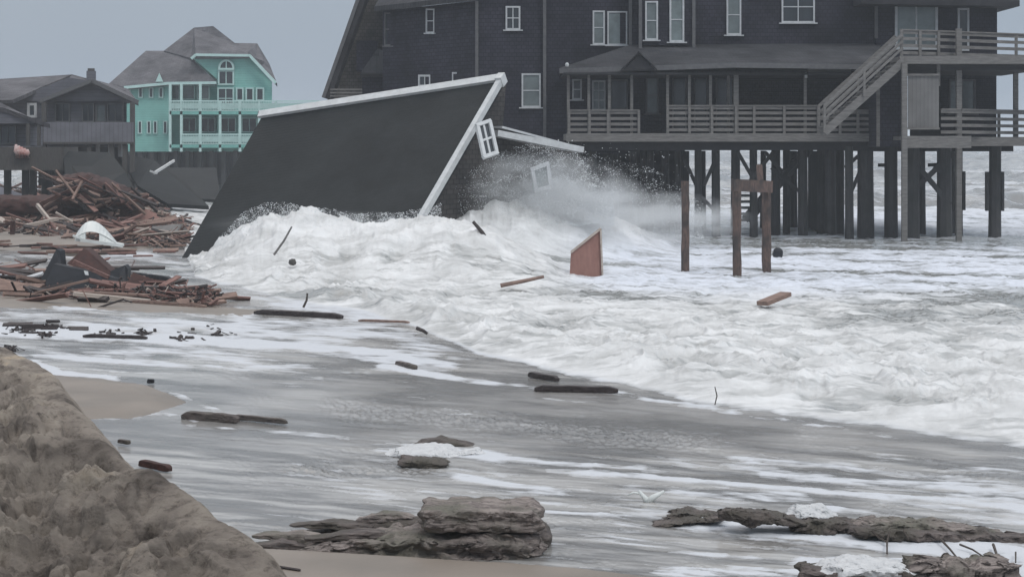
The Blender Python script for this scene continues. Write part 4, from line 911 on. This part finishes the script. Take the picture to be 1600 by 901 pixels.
# brown wreck mound
def lumpbox(name, c, size, m, seed=0, n=(36, 10, 8), taper=None, amp=.12, strata=0.0, rotz=0, tilt=0, smooth=True, parent=None, power=4.0, freq=2.5):
    """rounded, noise-worn block; size = full extents"""
    nx, ny, nz = n; V = []; idx = {}
    Fc = []
    def vid(i, j, k):
        key = (i, j, k)
        if key not in idx: idx[key] = len(V); V.append((2 * i / nx - 1, 2 * j / ny - 1, 2 * k / nz - 1))
        return idx[key]
    for i in range(nx):
        for j in range(ny):
            Fc.append((vid(i, j, 0), vid(i, j + 1, 0), vid(i + 1, j + 1, 0), vid(i + 1, j, 0))); Fc.append((vid(i, j, nz), vid(i + 1, j, nz), vid(i + 1, j + 1, nz), vid(i, j + 1, nz)))
    for i in range(nx):
        for k in range(nz):
            Fc.append((vid(i, 0, k), vid(i + 1, 0, k), vid(i + 1, 0, k + 1), vid(i, 0, k + 1))); Fc.append((vid(i, ny, k), vid(i, ny, k + 1), vid(i + 1, ny, k + 1), vid(i + 1, ny, k)))
    for j in range(ny):
        for k in range(nz):
            Fc.append((vid(0, j, k), vid(0, j, k + 1), vid(0, j + 1, k + 1), vid(0, j + 1, k))); Fc.append((vid(nx, j, k), vid(nx, j + 1, k), vid(nx, j + 1, k + 1), vid(nx, j, k + 1)))
    V = np.array(V); r = (np.abs(V) ** power).sum(1) ** (1 / power); V = V / r[:, None]
    x, y, z = V.T; hs = np.array(size) / 2
    tp_ = np.ones_like(x) if taper is None else np.interp(x, taper[0], taper[1])
    z = (z + 1) * tp_ - 1
    W = np.stack([x * hs[0], y * hs[1] * (.6 + .4 * tp_), z * hs[2]], -1)
    n1 = fbm(W[:, 0] * freq + W[:, 1] * 1.7, W[:, 2] * freq * 2 + W[:, 1] * freq, 5, seed, .6); n2 = fbm(W[:, 0] * freq * .8 + 5, W[:, 2] * freq * 3.2 + W[:, 1] * 2, 4, seed + 5)
    W[:, 1] += amp * n1 * 1.2 + strata * np.tanh(2.5 * np.sin(W[:, 2] * 42 + 5 * n2 + 2 * W[:, 0])) ; W[:, 2] += amp * n2 * tp_ * .8; W[:, 0] += amp * 1.4 * fbm(W[:, 1] * freq, W[:, 2] * freq * 2.4, 4, seed + 9) * (np.abs(x) > .5)
    cz, sz = math.cos(rotz), math.sin(rotz); ct, st_ = math.cos(tilt), math.sin(tilt)
    X_ = W[:, 0] * ct - W[:, 2] * st_; Z_ = W[:, 0] * st_ + W[:, 2] * ct
    W = np.stack([X_ * cz - W[:, 1] * sz, X_ * sz + W[:, 1] * cz, Z_], -1) + np.array(c)
    o = npmesh(name, W, np.array(Fc), m, smooth=smooth)
    if parent is not None: attach(o, parent)
    return o
tag(lumpbox('wreck_mound', P(160, 298, 84), (4.0, 3, 1.6), 'rust', 3, amp=.3, taper=([-1, -.2, 1], [1.0, .95, .35])), 'dark rust brown heap of wreckage behind the debris field', 'wreckage')
tag(lumpbox('wreck_mound', P(60, 322, 86), (6.5, 4, .9), 'rust', 8, amp=.3), 'low brown heap of wreckage below the porch deck', 'wreckage')

# ------------------------------------------------------------------ DEBRIS FIELD
def board_mesh(kind):
    L_ = 1.0; b = MB(); w_ = random.uniform(.04, .1); t_ = random.uniform(.015, .04)
    q = [(-.5, -w_, -t_), (.5, -w_, -t_), (.5 + random.uniform(-.06, .02), w_, -t_), (-.5 + random.uniform(-.03, .05), w_, -t_)]
    bend = random.uniform(-.02, .03)
    b.hexa([Vector(v) for v in q] + [Vector(v) + Vector((0, 0, 2 * t_)) for v in q]); return b
PROTO = {}
for m in ('red_wood', 'brown_wood', 'dark_wood', 'tan_wood'):
    PROTO[m] = []
    for k in range(4):
        o = board_mesh(m).build('broken_board', m); PROTO[m].append(o.data); bpy.data.objects.remove(o)
LAB = {'red_wood': 'reddish', 'brown_wood': 'brown', 'dark_wood': 'dark wet', 'tan_wood': 'pale tan'}
def board(m, loc, L_, rz, tilt, roll, label, group, ws=1.0):
    o = bpy.data.objects.new('broken_board', random.choice(PROTO[m])); COL.objects.link(o)
    o.location = loc; o.rotation_euler = (roll, tilt, rz); o.scale = (L_, 1.4 * ws, 1.5 * ws)
    return tag(o, label, 'board', group)
def heap(px, py):
    return .55 * math.exp(-((py - 318) / 22.0) ** 2) * (1 - max(0, min(1, (px - 120) / 160)))
for i in range(215):
    while True:
        px = random.uniform(-40, 290); py = random.choice((random.gauss(330, 16), random.uniform(300, 388)))
        lim = 302 if px < 150 else 302 + (px - 150) * .22
        low = 372 + (px - 40) * .09 if px < 140 else 388
        if lim < py < low and not (px > 262 and py < 345): break
    g = G(px, py); g.z = .25 + heap(px, py) * random.random() + .25 * random.random()
    m = random.choices(('red_wood', 'brown_wood', 'dark_wood', 'tan_wood'), (42, 30, 16, 12))[0]
    Lb = random.uniform(.7, 2.7); board(m, g, Lb, random.gauss(0, .6), random.gauss(0, .24), random.uniform(-.8, .8), f'{LAB[m]} broken board in the far debris field by the fallen roof', f'{LAB[m]} boards in the far debris field')
for i, (px, py, w_, d_, tl, rz, m, lb) in enumerate(((20, 330, 1.9, 1.1, .25, .2, 'grey_siding', 'grey siding panel at the left edge of the far debris'), (112, 326, 1.6, 1.0, -.3, -.4, 'brown_wood', 'brown panel tilted behind the white shell'), (215, 352, 1.7, .9, .2, .3, 'plywood', 'reddish panel right of the white shell'), (262, 372, 1.3, .7, -.12, -.2, 'deck', 'small grey panel by the foot of the fallen roof'), (70, 352, 1.5, .8, .12, .5, 'rust', 'dark red panel under the crossed pale planks'), (186, 330, 1.5, .9, .35, -.6, 'deck', 'weathered grey panel high on the right of the debris'), (-10, 442, 1.3, .7, .2, .2, 'trim_grey', 'pale panel at the left edge of the near debris'), (48, 448, .9, .5, -.25, -.4, 'trim_grey', 'whitish broken panel left of the black wreck'), (225, 455, .9, .5, .2, .3, 'rust', 'dark red panel right of the black wreck'), (20, 462, 1.2, .5, .1, .1, 'brown_wood', 'brown panel low at the front of the near debris'))):
    g = G(px, py); g.z = .35 + heap(px, py) if py < 400 else .22
    b = MB(); j = [random.uniform(-.2, .2) for _ in range(5)]
    b.prism([(-w_ / 2, -d_ / 2, 0), (w_ / 2 + j[0], -d_ / 2 + j[1], 0), (w_ / 2 + j[2], d_ / 3, 0), (w_ / 5, d_ / 2 + j[3], 0), (-w_ / 2 + j[4], d_ / 2, 0)], (0, 0, .05))
    o = b.build('wreck_sheet', m); o.location = g; o.rotation_euler = (tl + .5, tl, rz); tag(o, lb, 'panel')
for i in range(40):
    px = random.uniform(-30, 280); py = random.uniform(380, 410); g = G(px, py); g.z = .12 + .1 * random.random()
    board(random.choice(('brown_wood', 'red_wood', 'dark_wood')), g, random.uniform(.4, 1.6), random.gauss(0, .5), random.gauss(0, .05), random.uniform(-.4, .4), 'scattered board on the wet strip between the two debris piles', 'boards between the two debris piles', .8)
for i in range(46):
    px = random.uniform(80, 225); k = (px - 80) / 145; py = random.uniform(268 + 42 * k, 318)
    p = P(px, py, random.uniform(80.5, 82)); m = random.choices(('red_wood', 'brown_wood', 'dark_wood'), (35, 30, 45))[0]
    board(m, p, random.uniform(.6, 2.2), random.gauss(0, .5), random.gauss(.15, .35), random.uniform(-.8, .8), f'{LAB[m]} board sticking out of the dark wreckage heap', f'{LAB[m]} boards on the dark wreckage heap', .8)
for i in range(75):
    px = random.uniform(-30, 205) if i < 55 else random.uniform(190, 330); c = 445 + (px - 0) * .03 if px < 205 else 458 + (px - 205) * .12
    py = random.gauss(c, 11 if px < 205 else 5); py = min(max(py, 408), 478)
    g = G(px, py); g.z = .08 + .3 * random.random() * max(0, 1 - abs(py - 440) / 35)
    m = random.choices(('red_wood', 'brown_wood', 'dark_wood', 'tan_wood'), (30, 28, 32, 12))[0]
    board(m, g, random.uniform(.7, 2.4), random.gauss(0, .6), random.gauss(0, .17), random.uniform(-.7, .7), f'{LAB[m]} broken board in the near debris pile round the black wreck', f'{LAB[m]} boards in the near debris pile', .8)
for i in range(9):
    px = random.choice((random.uniform(0, 330), random.uniform(20, 140))); py = 512 + px * .02 + random.gauss(0, 7)
    g = G(px, py); g.z = .03
    board('dark_wood', g, random.uniform(.25, .7), random.gauss(0, .35), 0, random.uniform(-.3, .3), 'small dark scrap of wood in the foam line before the debris piles', 'dark scraps in the foam line', .6)
def litter(name, m, n, fpos, size, label):
    pos = np.array([fpos() for _ in range(n)]); e = rng.uniform(.15, 1, (n, 3)) * np.array(size); ang = rng.normal(0, .8, n); tl = rng.normal(0, .4, n)
    c8 = np.array([(-1, -1, -1), (1, -1, -1), (1, 1, -1), (-1, 1, -1), (-1, -1, 1), (1, -1, 1), (1, 1, 1), (-1, 1, 1)], float)
    q = c8[None] * e[:, None, :] / 2; x = q[..., 0] * np.cos(tl)[:, None] - q[..., 2] * np.sin(tl)[:, None]; z = q[..., 0] * np.sin(tl)[:, None] + q[..., 2] * np.cos(tl)[:, None]
    X_ = x * np.cos(ang)[:, None] - q[..., 1] * np.sin(ang)[:, None]; Y_ = x * np.sin(ang)[:, None] + q[..., 1] * np.cos(ang)[:, None]
    V = np.stack([X_, Y_, z], -1) + pos[:, None, :]
    f6 = np.array([(0, 3, 2, 1), (4, 5, 6, 7), (0, 1, 5, 4), (1, 2, 6, 5), (2, 3, 7, 6), (3, 0, 4, 7)])
    o = npmesh(name, V.reshape(-1, 3), (f6[None] + (np.arange(n) * 8)[:, None, None]).reshape(-1, 4), m, smooth=False); return tag(o, label, 'litter', kind='stuff')
def pos_far():
    while True:
        px = random.uniform(-60, 292); py = random.uniform(302, 390)
        if py > (302 if px < 150 else 302 + (px - 150) * .22) and py < (374 + (px - 40) * .09 if px < 140 else 388) and not (px > 262 and py < 345): break
    g = G(px, py); return (g.x, g.y, .15 + heap(px, py) * random.random() + .12 * random.random())
def pos_near():
    px = random.uniform(-30, 335); c = 446 + px * .03 if px < 205 else 457 + (px - 205) * .12; py = min(max(random.gauss(c, 10 if px < 205 else 5), 410), 480)
    g = G(px, py); return (g.x, g.y, .05 + .12 * random.random())
def pos_line():
    c = random.choice(((35, 518, 22, 3), (70, 524, 25, 3), (85, 512, 15, 2), (170, 522, 40, 3), (225, 521, 20, 3), (280, 530, 22, 3), (330, 520, 60, 6), (20, 546, 15, 2)))
    px = random.gauss(c[0], c[2] * .5); g = G(px, random.gauss(c[1], c[3])); return (g.x, g.y, .02)
litter('wood_litter', 'brown_wood', 1100, pos_far, (1.1, .1, .06), 'splintered brown wood litter over the far debris field')
litter('wood_litter', 'red_wood', 900, pos_far, (1.1, .12, .06), 'splintered reddish wood litter over the far debris field')
litter('wood_litter', 'dark_wood', 700, pos_far, (.9, .2, .08), 'dark wood litter in the hollows of the far debris field')
litter('wood_litter', 'tan_wood', 160, pos_far, (.7, .08, .05), 'pale splinters scattered over the far debris field')
litter('wood_litter', 'red_wood', 380, pos_near, (.7, .07, .04), 'reddish splinters in the near debris pile')
litter('wood_litter', 'dark_wood', 420, pos_near, (.7, .1, .05), 'dark splinters in the near debris pile')
litter('wood_litter', 'tan_wood', 60, pos_near, (.4, .05, .03), 'pale splinters in the near debris pile')
litter('wood_litter', 'dark_wood', 150, pos_line, (.22, .07, .05), 'dark scraps washed up along the foam line')
def bar(name, a, c, w_, h_, m, label, cat='board', taper=1.0):
    b = MB(); b.beam(a, c, w_, h_, taper=taper); o = b.build(name, m, bevel=.01); return tag(o, label, cat)
bar('tan_plank', P(58, 320, 78), P(78, 345, 77), .12, .16, 'tan_wood', 'pale plank leaning upright in the far debris field')
bar('tan_plank', P(40, 353, 74), P(90, 342, 76), .12, .14, 'tan_wood', 'pale plank lying crosswise under the leaning plank')
bar('thin_pole', P(113, 312, 80), P(128, 283, 81), .1, .1, 'brown_wood', 'thin brown pole standing in the far debris field')
b = MB(); b.beam(P(-30, 368, 73), P(20, 378, 72), .15, .12); b.beam(P(19, 380, 71.9), P(20, 345, 71.9), .15, .18); b.beam(P(-30, 352, 73), P(20, 350, 72), .12, .1)
tag(b.build('square_hoop', 'rust'), 'dark red square wooden frame at the left edge of the debris', 'frame')
# white moulded shell
b = MB(); n = 14
top = []; 
for k in range(n + 1):
    u = k / n; px = 117 + 76 * u; hgt = (30 * math.sin(math.pi * min(1, u * 1.15) ** .8)) if u < .87 else 30 * math.sin(math.pi) + (1 - u) * 6
    top.append((px, 372 + 8 * u - max(hgt, 3 * (1 - u))))
for k in range(n):
    for r0, r1, dy0, dy1 in ((0, .35, 0, .1), (.35, .7, .1, .5)):
        if r0 == 0 and 3 <= k <= 6: continue
        (xa, ya), (xb, yb) = top[k], top[k + 1]; ba, bb = 376 + 8 * k / n, 376 + 8 * (k + 1) / n
        if r0 == 0: q = [P(xa, ba, 62), P(xb, bb, 62), P(xb, ba * 0 + bb + (yb - bb) * .55, 62.15), P(xa, ba + (ya - ba) * .55, 62.15)]
        else: q = [P(xa, ba + (ya - ba) * .5, 62.1), P(xb, bb + (yb - bb) * .5, 62.1), P(xb, yb, 62.8), P(xa, ya, 62.8)]
        b.prism(q, (0, .1, -.02))
b.beam(P(114, 368, 62), P(130, 374, 62), .1, .06); b.beam(P(126, 375, 61.95), P(192, 384, 61.95), .12, .1)
tag(b.build('white_shell', 'white_plastic', smooth=False), 'white curved plastic shell with dark hollow lying on the brown boards', 'debris')
# black wreck
K = thing('black_wreck', 'black crumpled roof section with rust red boards on the near sand', 'wreckage', G(130, 462))
YK = 47.0
b = MB(); b.prism([P(62, 440, YK), P(88, 389, YK + .4), P(94, 392, YK + .5), P(96, 410, YK + .3), P(100, 452, YK)], (0, .5, 0)); b.build('upright_flap', 'tar', K)
b = MB(); b.prism([P(84, 412, YK - .3), P(140, 424, YK - .5), P(186, 436, YK - .4), P(190, 466, YK - .8), P(130, 466, YK - .9), P(70, 446, YK - .7)], (0, .35, 0)); b.build('felt_sheet', 'tar', K)
b = MB(); b.prism([P(104, 412, YK + .3), P(130, 389, YK + .8), P(136, 390, YK + .8), P(176, 426, YK + .2), P(188, 440, YK)], (0, .6, 0)); b.build('roof_flap', 'rust', K)
b = MB(); b.beam(P(115, 408, YK - .35), P(170, 433, YK - .5), .07, .09); b.build('batten', 'red_wood', K)
b = MB(); b.prism([P(172, 424, YK), P(195, 414, YK + .3), P(200, 420, YK + .2), P(198, 444, YK), P(178, 446, YK - .1)], (0, .4, 0)); b.build('felt_flap', 'tar', K)
b = MB(); b.prism([P(131, 423, YK - .75), P(137, 424, YK - .75), P(138, 430, YK - .8), P(133, 429, YK - .8)], (0, .05, 0)); b.build('white_scrap', 'trim_white', K)
def log(name, px0, py0, px1, py1, rpx, m, label, z=.05, cat='driftwood', seed=1):
    a = G(px0, py0, z); c = G(px1, py1, z); L_ = (c - a).length; mid = (a + c) / 2; r = rpx * mid.y / F
    ang = math.atan2(c.y - a.y, c.x - a.x)
    o = lumpbox(name, mid, (L_, r * 2.4, r * 2), m, seed, n=(50, 6, 6), amp=r * .35, rotz=ang, power=10, freq=5, smooth=False, taper=([-1, -.8, .8, 1], [.7, 1, 1, .75]))
    return tag(o, label, cat)
log('dark_beam', 198, 427, 268, 436, 3.5, 'tar', 'long black beam reaching right from the black wreck')
log('dark_beam', 255, 462, 330, 470, 5, 'dark_wood', 'thick dark beam at the right end of the near debris')
log('dark_beam', 398, 487, 535, 494, 4.5, 'dark_wood', 'long dark beam lying at the foot of the wave', seed=4)
log('dark_beam', 560, 500, 640, 503, 2, 'brown_wood', 'thin brown branch just right of the long dark beam', seed=5)
log('dark_beam', 835, 606, 966, 609, 5, 'dark_wood', 'straight dark beam in the swash below the breaking wave', seed=6)
log('dark_beam', 827, 584, 872, 592, 4, 'dark_wood', 'short dark log above the straight beam in the swash', seed=7)
log('flat_driftwood', 286, 648, 372, 655, 7, 'peat_dark', 'flat brown driftwood beside the wet sand patch', seed=8)
log('flat_driftwood', 362, 650, 448, 658, 4, 'peat_dark', 'thin dark driftwood right of the flat brown piece', seed=9)
log('red_plank', 219, 722, 266, 732, 5, 'rust', 'red brown plank in the water beside the sand bank', seed=10, cat='board')
log('dark_scrap', 186, 688, 202, 691, 3, 'peat_dark', 'small dark driftwood piece beyond the sand bank', seed=11)
log('dark_scrap', 230, 595, 241, 595, 3, 'tar', 'small black lump alone on the wet sand', seed=12)
log('dark_beam', 205, 470, 322, 478, 2.5, 'brown_wood', 'long thin brown board below the near debris', seed=13)
log('dark_beam', 130, 524, 230, 527, 3, 'dark_wood', 'low dark driftwood in the foam line', seed=14)
log('dark_beam', 620, 566, 650, 574, 3.5, 'peat_dark', 'dark wet piece at the start of the foam line', seed=15)
# sticks and panels in the surf
def stick(p0, p1, Y, w_, m, label, Y1=None):
    b = MB(); b.tube([P(*p0, Y), (P(*p0, Y) + P(*p1, Y1 or Y)) / 2 + Vector((.03, 0, 0)), P(*p1, Y1 or Y)], [w_, w_ * .9, w_ * .7], 6); return tag(b.build('stick', m), label, 'stick')
stick((763, 378), (739, 346), 52.5, .07, 'dark_wood', 'dark stick jutting from the surf left of the plywood shard')
stick((428, 398), (456, 354), 49.5, .035, 'deck', 'thin grey stick standing in foam before the fallen roof')
stick((474, 480), (480, 458), 41.5, .03, 'twig', 'short twig upright at the edge of the wave')
stick((650, 512), (668, 521), 35.5, .04, 'dark_wood', 'small dark stick on the foam edge')
stick((1117, 632), (1117, 604), 26.2, .010, 'twig', 'thin twig upright at the right foot of the wave')
stick((782, 446), (850, 432), 46, .06, 'brown_wood', 'brown plank half sunk in foam below the shard')
b = MB(); b.prism([P(890, 432, 52), P(892, 394, 52), P(938, 358, 52.1), P(941, 432, 52.1)], (.03, .05, 0))
sh = thing('plywood_shard', 'pointed reddish plywood shard sticking up out of the surf', 'panel', P(915, 420, 52)); b.build('panel', 'plywood', sh)
b = MB(); b.beam(P(892, 394, 51.97), P(938.5, 357, 52.05), .05, .06); b.beam(P(938.5, 357, 52.05), P(941.5, 432, 52.05), .05, .05); b.build('edge_strip', 'tan_wood', sh)
b = MB(); b.beam(P(1191, 474, 40.8), P(1228, 459, 41.6), .28, .09); tag(b.build('floating_board', 'brown_wood'), 'brown board floating in the surf right of the wooden posts', 'board')
# lone post and post frame
def rough_post(name, px, py0, py1, Y, wpx, parent, label=None, m='post_wood', lean=0):
    b = MB(); r = wpx / 2 * Y / F; n = 9
    pts = [P(px + lean * k / n, py1 + (py0 - py1) * k / n, Y) + Vector((random.uniform(-.012, .012), 0, 0)) for k in range(n + 1)]
    b.tube(pts, [r * random.uniform(.92, 1.05) for _ in pts], 7); o = b.build(name, m, parent)
    return o
o = rough_post('broken_post', 1071, 283, 440, 54.0, 13, None); tag(o, 'single worn timber post standing left of the post frame', 'post')
PF = thing('post_frame', 'two worn brown posts joined by a crossbeam in the surf', 'frame', P(1175, 430, 54))
rough_post('post', 1151.5, 283, 445, 52.5, 14, PF); rough_post('post', 1198, 284, 440, 53.6, 15, PF)
b = MB(); b.beam(P(1145, 289, 52.3), P(1205, 292, 53.4), .12, .34); b.build('crossbeam', 'post_wood', PF)
b = MB(); b.beam(P(1186, 258, 54.2), P(1190, 300, 53.9), .16, .12); b.build('stub', 'post_wood', PF)
tag(lumpbox('dark_lump', P(1215, 396, 60), (.32, .3, .38), 'tar', 3, n=(10, 8, 8), amp=.05, power=2.5), 'round black lump in the foam beside the right post', 'debris')
tag(lumpbox('dark_lump', P(352, 412, 56), (.22, .2, .2), 'dark_wood', 5, n=(10, 8, 8), amp=.08, power=2.5), 'small dark chunk in foam at the left foot of the fallen roof', 'debris')
tag(lumpbox('dark_lump', P(457, 410, 50.5), (.2, .2, .16), 'deck_dark', 6, n=(10, 8, 8), amp=.08, power=2.5), 'grey chunk in foam below the thin grey stick', 'debris')

# ------------------------------------------------------------------ FOREGROUND SLABS
g = G(700, 884); 
tag(lumpbox('wood_slab', P(636, 853, 16.9) , (2.4, .7, .31), 'peat', 21, n=(120, 26, 22), amp=.13, strata=.025, rotz=-.03, taper=([-1, -.75, -.35, .1, .9, 1], [.35, .6, .78, 1, 1, .85]), power=7, freq=4.5), 'long layered driftwood slab lying lowest on the near sand', 'driftwood')
tag(lumpbox('wood_slab', P(752, 803, 16.9), (1.08, .74, .20), 'peat', 33, n=(110, 26, 18), amp=.06, strata=.012, rotz=.02, tilt=-.01, power=9, freq=5.5, taper=([-1, -.9, .85, 1], [.95, 1, 1, .8])), 'thick weathered board resting on the layered driftwood slab', 'driftwood')
tag(lumpbox('wood_slab', P(835, 836, 17.25), (.3, .5, .2), 'peat_dark', 37, n=(24, 14, 12), amp=.06, power=3.5), 'dark broken stump at the right end of the stacked slabs', 'driftwood')
tag(lumpbox('wood_slab', P(560, 822, 17.6), (1.3, .35, .12), 'peat_dark', 39, n=(60, 10, 8), amp=.07, power=3, tilt=.06, taper=([-1, 0, 1], [.3, .8, 1])), 'thin dark splintered layer behind the long slab', 'driftwood')
bar('sliver', G(432, 884, .09), G(470, 890, .09), .03, .02, 'dark_wood', 'small dark sliver on the sand below the slabs', 'stick')
for k, (px, py, Y, L_, hh, m_) in enumerate(((470, 838, 17.1, .9, .10, 'peat'), (520, 818, 17.5, .8, .07, 'peat_dark'), (600, 806, 17.6, .55, .09, 'peat'), (440, 850, 16.9, .6, .09, 'peat_dark'), (560, 834, 16.9, 1.0, .08, 'peat_dark'))):
    tag(lumpbox('wood_splinter', P(px, py, Y), (L_, .22, hh), m_, 140 + k, n=(50, 10, 8), amp=.035, strata=.01, tilt=-.07 + .05 * (k % 3), rotz=.1 * (k - 2), power=7, freq=6, taper=([-1, 0, 1], [.3, 1, .5])), ('pale splintered layer at the left of the stacked slabs', 'dark splinter lying on the back of the long slab', 'short jagged block left of the topmost board', 'leftmost dark wedge at the tip of the long slab', 'long dark splinter along the top of the long slab')[k], 'driftwood')
# foam and driftwood in mid water
tag(lumpbox('flat_driftwood', G(690, 690, .03), (.8, .4, .14), 'peat_dark', 41, n=(50, 14, 8), amp=.08, power=3, taper=([-1, 0, 1], [.3, 1, .4])), 'brown driftwood showing above the foam mound', 'driftwood')
tag(lumpbox('flat_driftwood', G(662, 722, .03), (.55, .45, .09), 'peat_dark', 42, n=(50, 18, 8), amp=.06, power=6, tilt=-.08, freq=6), 'dark driftwood piece in front of the foam mound', 'driftwood')
def foam_mound(c, size, seed, label, rotz=0, amp=.05, power=2.6):
    o = lumpbox('foam_mound', c, size, 'foamcap', seed, n=(90, 40, 10), amp=amp, power=power, rotz=rotz, taper=([-1, -.5, .3, 1], [.3, .9, 1, .2]), freq=7); return tag(o, label, 'foam')
foam_mound(G(665, 704, .02), (1.05, .9, .12), 51, 'white foam mound around the mid water driftwood', -.15)
foam_mound(G(738, 706, .02), (.4, .4, .08), 52, 'small foam mound right of the larger one')
foam_mound(P(1270, 802, 18.5), (.62, .5, .17), 53, 'peaked foam mound on the long drift log', 0, .06)
foam_mound(P(1350, 884, 15.6), (.95, .6, .11), 54, 'flat foam cap over the nearest driftwood at lower right', 0, .06)
# long drift log at the right
DL = thing('drift_log', 'long dark branchy drift log lying in foam at lower right', 'driftwood', G(1350, 832))
def llog(px0, py0, px1, py1, hpx, seed, m='peat', nm='trunk', Y=17.8, tap=None, dpt=.35):
    a = P(px0, py0, Y); c = P(px1, py1, Y - .2); L_ = (c - a).length; mid = (a + c) / 2
    return lumpbox(nm, mid, (L_, dpt, hpx * Y / F), m, seed, n=(140, 16, 12), amp=.09, strata=.012, tilt=math.atan2(c.z - a.z, c.x - a.x), parent=DL, power=6, freq=6, taper=tap)
llog(1126, 799, 1260, 814, 18, 61, 'peat_dark', tap=([-1, -.9, .5, 1], [.9, 1, .8, .4]))
llog(1240, 818, 1350, 826, 15, 62, 'peat_dark', 'bough')
llog(1320, 812, 1600, 842, 24, 63, 'peat', tap=([-1, -.6, 0, .6, 1], [.5, .9, 1, .8, .5]), dpt=.5)
llog(1330, 826, 1640, 846, 12, 64, 'peat_dark', 'bough', 17.5)
llog(1022, 812, 1130, 812, 7, 65, 'peat_dark', 'bough', 18.2, ([-1, 0, 1], [.4, .9, 1]))
llog(1035, 800, 1130, 804, 6, 66, 'peat_dark', 'bough', 18.6)
def twig(pts, r=.012, Y=17.2):
    b = MB(); q = [P(x, y, min(Y, CAMH * F / (y - HZ) * .985)) for x, y in pts]; b.tube(q, [r * (1 - .5 * i / len(q)) for i in range(len(q))], 6); b.build('twig', 'twig', DL)
twig([(1362, 828), (1374, 840), (1386, 846)]); twig([(1390, 830), (1386, 846), (1386, 864)], .011); twig([(1412, 828), (1420, 843)], .008)
twig([(1470, 842), (1485, 858), (1498, 874)], .012); twig([(1500, 850), (1520, 858), (1535, 868)], .01); twig([(1552, 850), (1558, 868), (1556, 901)], .014)
twig([(1557, 868), (1545, 872), (1538, 886)], .01); twig([(1557, 872), (1568, 876)], .007); twig([(1587, 862), (1587, 878)], .008)
tag(lumpbox('flat_driftwood', P(1335, 896, 15.6), (.9, .5, .14), 'peat_dark', 71, n=(60, 16, 8), amp=.08, power=6, freq=6), 'dark driftwood under the foam cap at lower right', 'driftwood')
tag(lumpbox('flat_driftwood', P(1500, 890, 15.7), (.9, .5, .16), 'peat', 72, n=(80, 20, 8), amp=.12, power=5, freq=7), 'greyish driftwood clump in the lower right corner', 'driftwood')
FB = MB(); Yb = 19.2
FB.tube([P(1018, 796, Yb), P(1012, 783, Yb), P(1022, 776, Yb), P(1038, 767, Yb)], [.03, .05, .032, .014], 7); FB.tube([P(1015, 788, Yb), P(1008, 778, Yb), P(998, 766, Yb)], [.045, .03, .014], 7)
FB.tube([P(1010, 790, Yb), P(1000, 786, Yb)], [.025, .012], 6); FB.tube([P(1003, 771, Yb), P(990, 769, Yb), P(981, 773, Yb)], [.014, .012, .008], 6)
tag(FB.build('forked_branch', 'white_plastic', smooth=True), 'small bleached white forked branch in the wash', 'driftwood')

# ------------------------------------------------------------------ HAZE
hz = MB(); hz.box(-2500, 2500, -60, 2600, -14, 16)
m = bpy.data.materials.new('salt haze'); m.use_nodes = True; t = m.node_tree; t.nodes.clear()
out = t.nodes.new("ShaderNodeOutputMaterial"); v = t.nodes.new("ShaderNodeVolumePrincipled"); v.inputs['Density'].default_value = .00075; v.inputs['Color'].default_value = (.9, .95, 1, 1)
t.links.new(v.outputs['Volume'], out.inputs['Volume'])
tag(hz.build('haze', m), kind='stuff')
